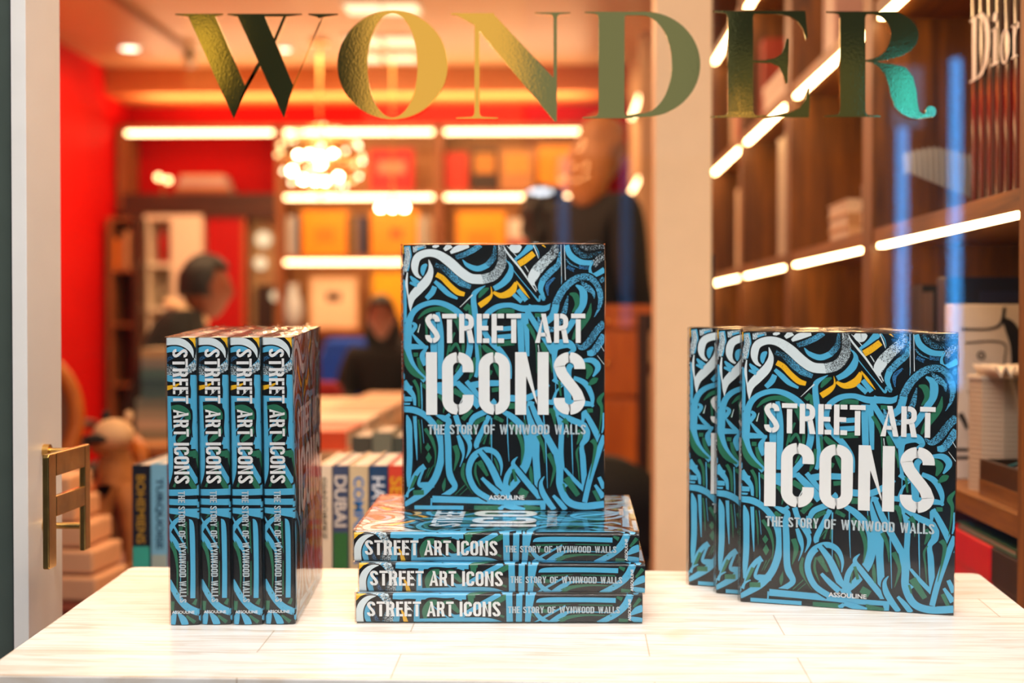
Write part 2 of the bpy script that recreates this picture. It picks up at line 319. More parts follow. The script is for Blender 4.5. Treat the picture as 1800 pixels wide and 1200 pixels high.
# ---------------------------------------------------------------- the art book (cover artwork drawn in units of a fifth of a photograph pixel)
BW, BH, BT = 0.250, 0.331, 0.0340
U0, U1, V0, V1 = 20.0, 1790.0, 20.0, 2365.0
COVER = [
('B', [(60,30,50),(68,130,60),(35,240,70)],1), ('w', [(50,40,45),(62,130,50),(25,250,60)],0),
('B', [(30,330,18),(38,500,28),(36,700,30)],0), ('w', [(110,60,50),(160,55,60),(225,40,50)],0), ('B', [(150,62,30),(210,48,30)],0),
('W', [(285,45,30),(335,20,30)],0), ('W', [(385,65,30),(440,20,60)],0), ('W', [(440,90,24),(500,55,55),(600,25,40)],0),
('b', [(485,130,40),(560,105,45),(640,65,48),(705,20,45)],0),
('B', [(545,150,6),(590,200,38),(680,230,50),(770,195,50)],0), ('b', [(760,200,50),(825,120,52),(850,20,60)],0),
('W', [(205,325,6),(145,285,34),(125,215,62),(150,130,68),(235,92,66),(330,105,72),(430,170,84),(530,260,84),(620,315,84),(730,322,84)],1),
('w', [(720,322,84),(820,290,84),(885,200,80),(893,100,72),(885,20,62)],1),
('B', [(232,190,18),(205,215,48),(195,260,36),(205,300,6)],0),
('W', [(248,150,6),(266,240,46),(232,330,76),(160,410,80),(95,490,62),(84,605,4)],1),
('W', [(60,262,10),(52,350,22),(62,450,14),(80,570,6)],0),
('B', [(85,295,14),(125,335,42),(170,345,6)],0), ('B', [(80,350,20),(145,378,34)],0),
('b', [(305,190,40),(390,235,52),(470,310,56),(540,360,54),(615,390,36)],0),
('B', [(300,340,30),(350,385,44),(420,450,42),(500,492,20)],0),
('Y', [(315,280,44),(370,312,46),(430,375,46),(500,435,48),(562,455,36)],1),
('B', [(300,385,44),(275,440,50),(225,492,40)],0),
('B', [(820,405,44),(890,365,54),(950,300,62),(972,225,40),(945,165,6)],1), ('W', [(862,18,4),(870,60,10)],0),
('Y', [(690,555,50),(760,505,46),(800,455,20),(793,385,3)],0), ('Y', [(815,435,24),(885,466,48),(975,430,66),(1015,350,26)],0),
('Y', [(1018,338,8),(1070,410,24),(1135,492,4)],0),
('B', [(990,455,34),(1065,520,40)],0), ('B', [(1030,415,40),(1105,510,42)],0),
('G', [(775,400,14),(725,430,46),(688,485,14)],0),
('B', [(745,378,4),(665,430,40),(640,480,46),(650,600,52),(670,750,52),(678,900,54),(682,1100,50),(655,1185,30)],0),
('W', [(520,568,4),(632,458,12)],0), ('G', [(562,592,40),(603,545,40)],0), ('G', [(605,550,26),(612,650,26),(610,730,8)],0),
('G', [(150,670,8),(215,610,34),(310,582,38),(430,605,60),(500,700,50),(545,850,30),(540,1000,24),(480,1140,14)],0),
('B', [(58,740,60),(100,625,52),(180,555,46),(300,525,46),(420,556,50),(530,640,56),(598,780,54),(606,930,56),(560,1080,56),(500,1170,52),(430,1235,44),(330,1250,40),(250,1240,30)],0),
('B', [(62,720,70),(56,850,76),(62,950,56),(95,1060,48),(145,1140,46),(215,1215,54)],0),
('B', [(20,915,58),(130,915,46),(240,920,26)],0), ('B', [(102,805,16),(155,868,36),(218,920,24)],0), ('B', [(225,925,20),(188,995,48),(215,1080,44)],0),
('B', [(100,705,24),(128,735,36),(85,800,34)],0), ('B', [(325,612,36),(345,760,56),(350,960,56),(342,1200,40)],0), ('B', [(280,650,50),(286,800,58),(290,970,58)],0),
('G', [(212,650,10),(225,760,20),(228,880,8)],0), ('G', [(475,790,16),(435,880,26),(405,1000,14)],0), ('G', [(430,960,24),(485,890,26),(522,970,14)],0),
('G', [(165,720,6),(148,790,20)],0), ('W', [(170,715,4),(150,790,9)],0),
('G', [(28,960,20),(58,1070,50),(118,1150,52),(200,1200,16)],0), ('G', [(108,985,36),(150,985,36)],0), ('G', [(150,1010,26),(172,1100,34),(232,1185,12)],0),
('G', [(650,1010,24),(628,1130,40),(600,1210,8)],0), ('G', [(800,690,10),(880,605,40),(1000,605,36)],0),
('B', [(738,700,44),(760,628,50),(850,565,48),(960,550,44),(1070,580,56),(1180,578,58),(1270,580,52),(1340,540,30),(1425,490,4)],0),
('B', [(738,690,46),(740,790,48),(800,880,52),(880,960,52),(950,1070,42),(960,1200,30)],0),
('B', [(850,765,42),(1000,750,42)],0), ('B', [(850,835,46),(1000,820,44)],0), ('G', [(845,890,48),(1000,880,48)],0),
('G', [(720,900,30),(770,950,50),(880,1010,20)],0), ('G', [(690,900,20),(700,980,24),(705,1080,10)],0),
('B', [(1048,620,56),(1055,800,56),(1062,980,54)],0), ('B', [(1096,620,44),(1108,800,44),(1115,1000,32)],0),
('B', [(1110,600,44),(1195,735,50),(1290,880,54),(1345,965,66)],0), ('B', [(1120,560,44),(1190,590,44)],0),
('G', [(1115,715,30),(1160,790,34),(1190,900,12),(1197,1150,7)],0), ('G', [(1180,640,38),(1250,640,34)],0),
('W', [(905,30,4),(950,105,16),(1060,240,16),(1190,432,8)],0), ('W', [(935,30,4),(1100,220,8),(1200,420,8)],0), ('B', [(925,150,8),(1020,280,7),(1130,415,7)],0),
('B', [(1120,400,6),(1175,470,12),(1215,512,20),(1228,470,20),(1258,505,22),(1245,440,30)],0),
('W', [(970,20,60),(1010,50,90),(1050,20,50)],0), ('B', [(1010,160,44),(1080,105,54),(1150,20,60)],0), ('Y', [(1038,190,54),(1090,158,56),(1172,95,52)],1),
('W', [(1165,20,6),(1195,90,10),(1215,150,3)],0), ('B', [(1175,20,8),(1205,70,8),(1220,130,3)],0), ('Y', [(1245,20,16),(1275,45,5)],0),
('w', [(1360,20,56),(1345,90,80),(1260,175,86),(1190,255,92),(1155,330,74)],1), ('W', [(1190,250,88),(1155,320,76),(1172,380,6)],0),
('b', [(1402,80,20),(1385,190,48),(1310,265,56),(1240,345,54)],0), ('B', [(1250,335,54),(1230,410,44),(1268,495,16)],0),
('N', [(1355,310,16),(1290,375,34),(1295,465,8)],0), ('W', [(1408,20,5),(1415,350,5)],0), ('W', [(1438,20,5),(1450,410,7)],0), ('B', [(1413,300,5),(1410,500,5)],0),
('B', [(1458,25,42),(1490,110,52),(1580,172,50),(1690,178,40),(1770,150,14)],0), ('b', [(1515,25,40),(1570,95,50),(1650,120,44),(1760,85,26)],0),
('w', [(1570,25,30),(1640,55,40),(1730,40,50),(1785,25,60)],0), ('b', [(1450,140,10),(1490,190,14),(1560,222,4)],0), ('N', [(1462,215,30),(1525,245,34)],0), ('N', [(1568,215,36),(1645,222,38)],0),
('w', [(1690,200,60),(1740,150,60),(1790,120,60)],0), ('B', [(1690,170,12),(1662,230,22),(1690,290,36),(1790,240,50)],0), ('b', [(1735,355,36),(1790,315,44)],0),
('b', [(1205,650,10),(1240,730,50),(1310,765,46),(1380,735,44),(1440,600,46),(1468,470,10)],0), ('B', [(1240,730,52),(1300,762,48)],0),
('b', [(1290,690,56),(1340,630,60),(1370,520,62),(1432,410,62),(1530,325,60),(1640,303,56),(1720,365,50),(1757,480,46),(1740,580,26),(1700,655,4)],1),
('B', [(1280,700,50),(1340,640,60),(1366,545,60)],0),
('B', [(1540,375,16),(1600,425,62),(1602,530,66),(1545,640,54),(1470,760,52),(1435,810,34)],0), ('b', [(1585,345,14),(1640,395,54),(1690,440,34),(1700,495,5)],0),
('G', [(1485,450,16),(1535,470,54),(1550,545,40),(1510,615,14)],0), ('G', [(1672,535,6),(1650,640,46),(1565,755,60),(1510,855,16)],0),
('b', [(1540,888,12),(1590,925,46),(1655,875,62),(1720,780,62),(1790,705,62)],0), ('b', [(1650,975,50),(1700,955,62),(1790,815,62)],0), ('B', [(1640,975,40),(1690,970,56)],0),
('B', [(1335,960,70),(1370,905,84),(1470,890,74),(1520,940,46),(1470,975,14)],0), ('B', [(1352,940,60),(1350,1090,30),(1362,1210,30)],0),
('B', [(1480,1230,46),(1478,1110,52),(1530,1060,44),(1600,1040,30),(1690,1040,52),(1735,1100,52),(1690,1180,14)],0),
('G', [(1610,1062,26),(1662,1120,60),(1635,1200,18)],0), ('G', [(1240,880,34),(1270,960,44),(1318,1050,22),(1330,1145,7)],0), ('W', [(1730,995,4),(1790,1075,5)],0),
('W', [(1790,960,4),(1760,910,5)],0), ('W', [(1208,900,7),(1215,960,7)],0), ('G', [(760,1130,40),(800,1150,44)],0), ('G', [(810,1050,14),(850,1120,40),(860,1180,10)],0),
# lower half
('B', [(25,1220,50),(70,1295,52),(112,1360,34),(120,1470,18)],0), ('B', [(20,1270,60),(95,1290,50)],0), ('B', [(20,1378,46),(95,1378,40)],0), ('B', [(20,1420,20),(70,1440,60)],0),
('G', [(110,1210,30),(150,1300,26),(158,1480,14)],0), ('G', [(185,1250,30),(230,1280,40)],0),
('B', [(20,1468,52),(120,1478,58),(220,1532,54),(308,1640,56),(354,1780,62),(345,1930,62),(292,2085,62),(205,2195,62),(110,2265,52),(20,2320,40)],1),
('B', [(48,1520,12),(66,1600,52),(70,1750,52),(70,1900,52),(62,2050,44),(52,2160,10)],0), ('B', [(118,1530,32),(126,1700,26),(136,1920,6)],0),
('B', [(175,1230,10),(182,1400,12),(182,1500,6)],0), ('B', [(178,1560,5),(197,1770,4)],0), ('G', [(150,1560,14),(165,1700,16),(172,1860,4)],0),
('B', [(205,1975,54),(150,2015,42),(98,2095,40),(52,2210,10)],0), ('B', [(200,1985,20),(150,2120,28),(190,2145,56),(285,2140,50)],0), ('G', [(130,2060,30),(90,2150,24),(60,2200,6)],0),
('G', [(208,1640,30),(270,1740,32),(300,1860,15),(290,1985,6)],0), ('G', [(245,1990,8),(205,2085,4)],0), ('G', [(270,1980,8),(225,2080,4)],0), ('G', [(230,2060,8),(285,1960,4)],0),
('G', [(100,2212,44),(195,2208,44)],0), ('B', [(40,2250,30),(60,2200,20),(110,2170,10)],0), ('G', [(310,1570,30),(360,1600,60)],0),
('B', [(300,1518,8),(370,1545,50),(418,1575,52),(405,1650,52),(412,1800,56),(418,2000,56),(436,2080,60),(470,2160,48),(400,2222,46),(310,2275,50)],1),
('B', [(270,2268,60),(500,2275,56),(800,2285,56),(1000,2300,46),(1260,2300,40)],1), ('B', [(110,2342,34),(545,2345,36)],0), ('B', [(262,2260,14),(258,2350,12)],0),
('B', [(500,1240,50),(600,1340,66),(690,1445,66)],1), ('B', [(575,1220,40),(650,1310,44),(720,1400,20)],0), ('B', [(300,1265,34),(400,1262,40),(520,1230,30)],0), ('B', [(310,1290,60),(380,1330,40)],0),
('B', [(620,1260,60),(720,1240,56),(900,1238,50)],0), ('G', [(460,1300,50),(540,1350,44),(590,1400,20)],0), ('G', [(330,1340,30),(380,1420,24),(370,1500,8)],0), ('G', [(800,1300,40),(890,1288,36)],0), ('B', [(800,1390,50),(822,1415,40),(815,1470,20)],0),
('W', [(500,1450,5),(555,1350,10)],0), ('G', [(620,1470,44),(540,1560,44)],0),
('B', [(430,1515,30),(360,1560,30)],0), ('B', [(478,1520,46),(515,1625,46),(592,1750,42),(602,1820,32),(568,1905,5)],0), ('B', [(605,1605,40),(640,1542,50),(720,1500,50),(800,1470,40)],0),
('B', [(600,1590,44),(585,1660,34),(610,1740,30)],0),
('B', [(900,1490,40),(985,1542,56),(1085,1650,60),(1118,1780,62),(1095,1930,62),(1030,2085,62),(940,2190,52),(920,2200,20)],0),
('B', [(500,1700,30),(530,1790,46),(546,1880,20),(515,1980,4)],0), ('B', [(775,1525,40),(722,1640,42),(662,1782,46),(690,1840,16)],0),
('G', [(640,1690,10),(665,1590,40),(740,1545,32)],0), ('G', [(820,1535,40),(900,1575,32)],0), ('G', [(725,1780,16),(755,1690,12)],0), ('G', [(690,1770,6),(750,1690,10)],0), ('G', [(780,1780,10),(785,1690,8)],0),
('G', [(565,1950,44),(548,2060,46),(640,2215,26)],0), ('G', [(660,1940,14),(652,2040,22),(695,2155,4)],0), ('G', [(685,1930,56),(760,2060,24)],0), ('G', [(828,1895,30),(860,2000,26),(870,2075,5)],0), ('G', [(470,1790,44),(495,1880,42),(462,2015,6)],0), ('G', [(385,2080,4),(372,2150,32),(370,2200,5)],0), ('G', [(560,2140,8),(470,2230,8)],0), ('G', [(580,2170,7),(510,2235,5)],0),
('B', [(875,2070,4),(882,1960,28),(835,1860,46),(745,1828,52),(645,1880,58),(597,1980,52),(602,2080,52),(660,2190,52),(770,2262,50)],1),
('B', [(695,1845,40),(780,1960,58),(860,2130,62),(905,2235,50)],1), ('B', [(708,2078,28),(780,2150,46),(860,2220,52)],1), ('B', [(795,1545,14),(796,1800,9),(800,1980,4)],0),
('B', [(1135,1395,40),(1140,1500,74),(1175,1680,86),(1188,1900,62),(1202,2100,60),(1212,2265,50)],0), ('B', [(1160,1400,34),(1148,1440,40)],0), ('B', [(1070,1620,40),(1130,1740,60),(1140,1850,40),(1110,1960,50),(1075,2040,40)],0),
('B', [(1150,1430,40),(1205,1560,52),(1300,1740,58),(1378,1880,62)],1), ('B', [(1370,1860,60),(1398,2000,62),(1402,2150,62),(1470,2285,62),(1600,2330,62),(1790,2312,62)],1),
('B', [(1025,1890,6),(985,1950,36),(1040,2030,48),(1120,2130,52),(1215,2245,50)],1), ('B', [(995,1960,30),(935,2060,46),(920,2170,46),(965,2285,40)],0), ('G', [(985,2000,26),(1012,2110,26)],0), ('G', [(965,2050,10),(955,2150,8)],0),
('B', [(1385,1480,60),(1412,1650,48),(1408,1850,46),(1422,2000,40)],0), ('B', [(1378,1370,20),(1365,1460,50),(1390,1520,60)],0),
('B', [(1400,1505,30),(1500,1560,52),(1620,1622,58),(1632,1720,60),(1592,1790,40),(1602,1900,50),(1612,2060,50),(1622,2200,44)],1),
('B', [(1440,1995,24),(1530,2100,36),(1630,2200,40)],0), ('B', [(1612,1480,40),(1700,1640,52),(1790,1835,52)],1), ('B', [(1610,1500,44),(1600,1590,20)],0), ('B', [(1790,1700,40),(1722,1900,52),(1662,2100,48),(1618,2295,46)],1), ('B', [(1770,1680,10),(1785,1600,24),(1790,1500,30)],0),
('B', [(950,1370,60),(1100,1370,56),(1200,1322,50),(1300,1245,40)],0), ('B', [(1290,1405,44),(1500,1412,54),(1650,1420,44),(1700,1440,14)],0),
('B', [(1520,1190,36),(1620,1240,50),(1680,1350,44),(1685,1450,14)],0), ('B', [(1340,1400,34),(1370,1310,20),(1430,1255,10)],0), ('B', [(1460,1200,64),(1472,1400,60)],0), ('B', [(1340,1200,40),(1400,1240,30),(1440,1230,20)],0),
('B', [(935,1520,10),(940,1750,9),(950,1930,4)],0), ('B', [(1255,1520,10),(1275,1800,11),(1290,2170,4)],0), ('B', [(1500,1580,10),(1508,1850,11),(1515,2060,4)],0), ('B', [(1362,1200,9),(1362,1340,6)],0), ('B', [(1085,1520,8),(1090,1600,4)],0),
('B', [(1262,2065,8),(1232,2120,30),(1245,2200,50),(1290,2280,52),(1350,2362,44)],1), ('B', [(1340,2235,26),(1400,2300,44),(1450,2362,44)],0), ('B', [(1390,2205,20),(1450,2130,50)],0), ('B', [(1245,2280,60),(1250,2362,40)],0),
('G', [(960,1585,34),(1035,1690,36),(1072,1820,32),(1055,1965,6)],0), ('G', [(1208,1700,36),(1250,1800,28),(1265,1945,5)],0), ('G', [(1300,1860,44),(1350,1980,32),(1340,2060,22),(1312,2160,4)],0), ('G', [(1455,2075,64),(1560,2235,44)],0), ('G', [(1430,2130,20),(1450,2200,14)],0),
('G', [(1575,1790,10),(1548,1850,20),(1560,1960,14),(1572,2110,5)],0), ('G', [(1680,1740,44),(1712,1810,32),(1660,2090,5)],0), ('G', [(1040,2190,60),(1110,2230,64)],0), ('G', [(1700,2190,34),(1745,2285,30)],0), ('G', [(1140,1970,10),(1145,2050,34),(1155,2130,14)],0),
('G', [(1290,1490,30),(1335,1490,44),(1362,1640,7)],0), ('G', [(1430,1560,54),(1462,1600,28),(1470,1720,6)],0), ('G', [(1790,1320,14),(1745,1390,44),(1768,1470,26),(1742,1700,5)],0), ('G', [(1640,1480,40),(1690,1478,34)],0), ('G', [(1650,1255,16),(1700,1215,54),(1735,1195,10)],0), ('G', [(950,1438,54),(1020,1440,50)],0), ('G', [(1392,1220,24),(1408,1350,16)],0), ('G', [(1560,1650,30),(1580,1700,40),(1550,1780,10)],0), ('G', [(1090,1560,20),(1110,1700,10)],0),
('B', [(1745,2070,34),(1790,2170,44)],1), ('B', [(1710,2140,24),(1785,2250,54)],0), ('G', [(1080,2345,60),(1230,2355,30)],0), ('B', [(900,2320,40),(1000,2345,50),(1090,2362,30)],0), ('G', [(640,2350,50),(860,2350,50)],0), ('B', [(860,2362,40),(900,2330,30)],0),
]
SPINE = [
('B', [(490,395,90),(700,405,90),(1000,398,84),(1345,400,90)],0), ('B', [(1180,400,50),(1300,420,90)],0), ('K', [(560,470,20),(650,452,30),(790,452,18)],0),
('B', [(240,470,20),(192,560,64),(190,650,66),(215,740,50)],0), ('N', [(262,545,26),(275,640,46),(335,740,44)],0),
('W', [(292,405,6),(200,430,52),(130,500,78),(100,600,84),(108,740,84)],1),
('b', [(330,380,50),(420,470,60),(460,560,80),(430,640,90),(400,740,90)],0), ('w', [(375,375,90),(435,470,86),(462,560,76),(440,650,96),(440,740,110)],0),
('B', [(528,545,50),(535,640,72),(520,740,70)],0), ('B', [(800,420,60),(770,520,60),(768,620,66),(765,740,70)],0), ('K', [(830,690,16),(825,560,30),(880,460,40),(960,435,28),(1100,440,20),(1210,430,14)],0),
('Y', [(588,565,14),(620,640,40),(645,740,56)],0), ('G', [(862,690,20),(880,590,100),(930,500,96),(1010,470,50)],0), ('G', [(1080,480,30),(1150,480,60),(1200,530,66),(1260,600,34)],0),
('B', [(960,520,10),(1060,610,20),(1180,690,6)],0), ('B', [(1150,590,10),(1200,640,34),(1290,640,54),(1410,570,54),(1560,480,62),(1740,380,54)],0),
('B', [(780,712,70),(1000,706,74),(1300,700,80),(1600,700,70),(1780,740,40)],0), ('K', [(1640,735,20),(1780,722,20)],0),
('G', [(1360,400,50),(1450,395,60)],0), ('G', [(1400,400,70),(1395,480,60),(1335,560,24)],0), ('G', [(1590,540,30),(1690,480,56),(1820,405,60)],0), ('G', [(1700,620,20),(1790,655,30)],0),
('W', [(640,490,4),(700,560,9),(725,590,3)],0),
('B', [(1845,370,74),(1852,740,74)],0), ('B', [(1965,370,72),(1958,740,70)],0), ('B', [(2095,370,112),(2075,550,80),(2060,740,62)],0), ('G', [(2110,620,30),(2160,650,34)],0),
('B', [(2120,540,40),(2185,640,52),(2260,700,56),(2330,735,50)],1),
('K', [(2180,400,30),(3080,410,30)],0), ('B', [(2160,478,8),(2250,450,56),(2700,445,56),(3085,452,58)],0),
('G', [(2190,520,26),(2400,510,16),(2560,500,6)],0), ('G', [(2650,505,10),(3050,512,16)],0), ('G', [(2230,575,50),(2310,585,40)],0),
('B', [(2120,735,16),(2280,640,28),(2500,515,16)],0), ('B', [(2320,735,70),(2450,640,70),(2560,590,26),(2800,590,12),(3060,600,9)],0),
('G', [(2430,710,60),(2540,655,44),(2750,628,24),(3040,638,10)],0),
('B', [(3260,370,80),(3200,500,86),(3080,620,74),(2880,735,66)],1), ('G', [(3095,410,24),(3160,440,50)],0), ('G', [(3290,530,26),(3370,430,46)],0),
('B', [(3250,630,20),(3330,570,80),(3400,540,80)],0), ('B', [(3230,650,20),(3330,690,80),(3400,705,80)],0), ('G', [(3120,695,56),(3230,700,44)],0), ('K', [(3300,640,14),(3400,640,10)],0),
]
_book = {}
def build_book_meshes():
    am = art_mats(); mats = [am[k] for k in 'KBbWwGYN']
    # case: shell profile swept along Z
    r = 0.0035; tk = 0.003; W, T = BW, BT
    outer = [(W, 0), (0.016, 0), (0.0125, 0.0009), (0.009, 0)] + [(r - r * sin(radians(a)), r - r * cos(radians(a))) for a in (0, 22, 45, 67, 90)]
    outer += [(-0.0007, T * .3), (-0.001, T * .5), (-0.0007, T * .7)]
    outer += [(r - r * cos(radians(a)), T - r + r * sin(radians(a))) for a in (0, 22, 45, 67, 90)] + [(0.009, T), (0.0125, T - 0.0009), (0.016, T), (W, T)]
    inner = [(W, T - tk), (tk, T - tk), (tk * .8, T / 2), (tk, tk), (W, tk)]
    prof = outer + inner; bm = bmesh.new()
    A = [bm.verts.new((x, y, 0)) for x, y in prof]; B = [bm.verts.new((x, y, BH)) for x, y in prof]; n = len(prof)
    for i in range(n): bm.faces.new((A[i], A[(i + 1) % n], B[(i + 1) % n], B[i]))
    bm.faces.new(A[::-1]); bm.faces.new(B)
    bm.normal_update(); bmesh.ops.recalc_face_normals(bm, faces=bm.faces)
    bm.loops.layers.uv.verify()
    # front artwork
    a = bmesh.new()
    sx = W / (U1 - U0); sz = BH / (V1 - V0)
    pen = Pen(a, lambda x, y, e: ((x - U0) * sx, -e, BH - (y - V0) * sz))
    for k, pts, halo in COVER:
        if halo: pen.ribbon([(x, y, w_ + 26) for x, y, w_ in pts], 0)
        pen.ribbon(pts, AI[k])
    for cx, cy, hw, hh in ((233, 1806, 26, 40), (240, 1898, 28, 50)):
        pen.poly([(cx, cy - hh), (cx + hw, cy), (cx, cy + hh), (cx - hw, cy)], AI['G'])
    frontk = pen.k
    clip(a, [((W - .0002, 0, 0), (1, 0, 0)), ((0.0003, 0, 0), (-1, 0, 0)), ((0, 0, .0002), (0, 0, -1)), ((0, 0, BH - .0002), (0, 0, 1))])
    cut(a, [((q, 0, 0), (1, 0, 0)) for q in (r, r * .62, r * .3, r * .12)])
    for v in a.verts:      # follow the rounded spine corner
        if v.co.x < r: v.co.y += r - sqrt(max(0, r * r - (r - v.co.x) ** 2))
    faces_towards(a, (0, -1, 0)); join_bm(bm, a)
    # back cover: the same painting mirrored towards the spine
    # spine artwork
    a = bmesh.new(); ss = BH / 3337.0; st = T / 350.0
    pen = Pen(a, lambda x, y, e: (-e - .0002, (y - 375) * st, BH - (x - 60) * ss))
    
    for k, pts, halo in SPINE:
        if halo: pen.ribbon([(x, y, w_ + 30) for x, y, w_ in pts], 0)
        pen.ribbon(pts, AI[k])
    pen.poly([(60, 372), (200, 372), (115, 405), (60, 460)], AI['Y'])
    clip(a, [((0, T - .0004, 0), (0, 1, 0)), ((0, .0004, 0), (0, -1, 0)), ((0, 0, .0002), (0, 0, -1)), ((0, 0, BH - .0002), (0, 0, 1))])
    cut(a, [((0, q, 0), (0, 1, 0)) for q in (r * .3, r * .62, r, T * .2, T * .35, T * .5, T * .65, T * .8, T - r, T - r * .62, T - r * .3)])
    for v in a.verts:
        y = v.co.y; e = min(y, T - y)
        if e < r: v.co.x += r - sqrt(max(0, r * r - (r - e) ** 2))
        else: v.co.x -= 0.001 * (1 - ((y - T / 2) / (T / 2 - r)) ** 2)
    faces_towards(a, (-1, 0, 0)); join_bm(bm, a)
    _book['cover'] = (bm, mats)
    # lettering
    a = bmesh.new(); pen = Pen(a, lambda x, y, e: ((x - U0) * sx, -(frontk + 6) * 8e-6 - 2e-5, BH - (y - V0) * sz))
    for word, x0, x1, y0, y1 in (('STREET', 215, 1058, 625, 882), ('ART', 1180, 1622, 625, 882), ('ICONS', 220, 1622, 963, 1517),
                                 ('THE', 235, 382, 1604, 1691), ('STORY', 425, 682, 1604, 1691), ('OF', 728, 826, 1604, 1691), ('WYNWOOD', 868, 1307, 1604, 1691), ('WALLS', 1352, 1628, 1604, 1691)):
        stencil(pen, word, x0, x1, y0, y1, 0 if y0 < 1600 else 1)
    t = text_bm('ASSOULINE', 315 * sx, 40 * sz, bold=0.02); t.transform(Matrix.Translation((770 * sx - U0 * sx, -(frontk + 6) * 8e-6 - 2e-5, BH - (2273 - V0) * sz)))
    join_bm(a, t); faces_towards(a, (0, -1, 0))
    b = bmesh.new(); off = -0.0012 - .0009
    pen = Pen(b, lambda x, y, e: (off, (y - 375) * st, BH - (x - 60) * ss))
    for word, x0, x1, y0, y1 in (('STREET', 190, 820, 466, 645), ('ART', 885, 1200, 466, 645), ('ICONS', 1270, 1745, 466, 645),
                                 ('THE', 1832, 1968, 524, 604), ('STORY', 2008, 2250, 524, 604), ('OF', 2292, 2385, 524, 604), ('WYNWOOD', 2430, 2835, 524, 604), ('WALLS', 2880, 3132, 524, 604)):
        stencil(pen, word, x0, x1, y0, y1, 0 if y0 < 500 else 1)
    faces_towards(b, (-1, 0, 0))
    t = text_bm('ASSOULINE', 265 * st, 34 * ss, bold=0.02)
    # reads horizontally on the upright spine: text x -> +y reversed
    t.transform(Matrix(((0, 1, 0, off), (-1, 0, 0, (697 - 375) * st), (0, 0, 1, BH - (3262 - 60) * ss), (0, 0, 0, 1))))
    faces_towards(t, (-1, 0, 0)); join_bm(b, t); join_bm(a, b)
    _book['letter'] = (a, [pm('title_white', '#dfe3e3', 0.32, var=0.02), pm('subtitle_grey', '#b4c4ca', 0.35, var=0.12, scale=700)])
    # pages
    a = bmesh.new(); box(a, 0.0045, W - 0.004, tk, T - tk, 0.003, BH - 0.003)
    _book['pages'] = (a, [page_mat()])
    # shrink wrap: a slightly crumpled film round the book
    a = bmesh.new(); g = 0.0011; x0, x1, y0, y1, z0, z1 = -0.0026, W + .0008, -g * 2.4, T + .0006, -.0002, BH + .0012
    rnd = random.Random(3)
    def sheet(o, u, v, nu, nv, nrm, amp):
        G = [[None] * (nv + 1) for _ in range(nu + 1)]
        for i in range(nu + 1):
            for j in range(nv + 1):
                e = 0 if i in (0, nu) or j in (0, nv) else amp * (rnd.random() - .3)
                G[i][j] = a.verts.new(Vector(o) + Vector(u) * (i / nu) + Vector(v) * (j / nv) + Vector(nrm) * e)
        for i in range(nu):
            for j in range(nv): a.faces.new((G[i][j], G[i + 1][j], G[i + 1][j + 1], G[i][j + 1]))
    dx, dy, dz = x1 - x0, y1 - y0, z1 - z0
    sheet((x0, y0, z0), (dx, 0, 0), (0, 0, dz), 8, 10, (0, -1, 0), .0003)
    sheet((x0, y1, z0), (0, -dy, 0), (0, 0, dz), 3, 12, (-1, 0, 0), .0003)
    sheet((x1, y0, z0), (0, dy, 0), (0, 0, dz), 3, 14, (1, 0, 0), .0022)
    sheet((x1, y1, z0), (-dx, 0, 0), (0, 0, dz), 8, 10, (0, 1, 0), .0002)
    sheet((x0, y0, z1), (dx, 0, 0), (0, dy, 0), 9, 6, (0, 0, 1), .0013)
    # torn seam standing up at the top of the fore edge
    pv = None
    for i in range(30):
        x = x0 + dx * (0.08 + 0.92 * i / 29); y = y0 + dy * (.5 + .12 * sin(i * 1.3)); h = .0012 + .0028 * rnd.random() * (1 if i < 25 else 1.5)
        q = (a.verts.new((x, y, z1)), a.verts.new((x + .002 * (rnd.random() - .5), y + .003 * (rnd.random() - .5), z1 + h)))
        if pv: a.faces.new((pv[0], q[0], q[1], pv[1]))
        pv = q
    bmesh.ops.recalc_face_normals(a, faces=a.faces)
    _book['wrap'] = (a, [wrap_mat()])
    for k, (b_, ms) in list(_book.items()):
        me = bpy.data.meshes.new(k); b_.to_mesh(me); b_.free()
        for m in ms: me.materials.append(m)
        _book[k] = me
def page_mat():
    if 'pages' in _mc: return _mc['pages']
    t = NT('pages'); tc = t.n('ShaderNodeTexCoord'); wv = t.n('ShaderNodeTexNoise', i_Scale=1.0, i_Detail=2.0)
    mp = t.n('ShaderNodeMapping'); mp.inputs['Scale'].default_value = (4, 1400, 4); t.l(tc, 'Object', mp, 'Vector'); t.l(mp, 'Vector', wv, 'Vector')
    r = t.ramp([(0.35, srgb('#b9a48e')), (0.65, srgb('#efe3d4'))]); t.l(wv, 'Fac', r, 'Fac')
    b = t.n('ShaderNodeBsdfPrincipled', i_Roughness=0.7); t.l(r, 'Color', b, 'Base Color'); t.l(b, 'BSDF', t.o, 'Surface'); _mc['pages'] = t.m; return t.m
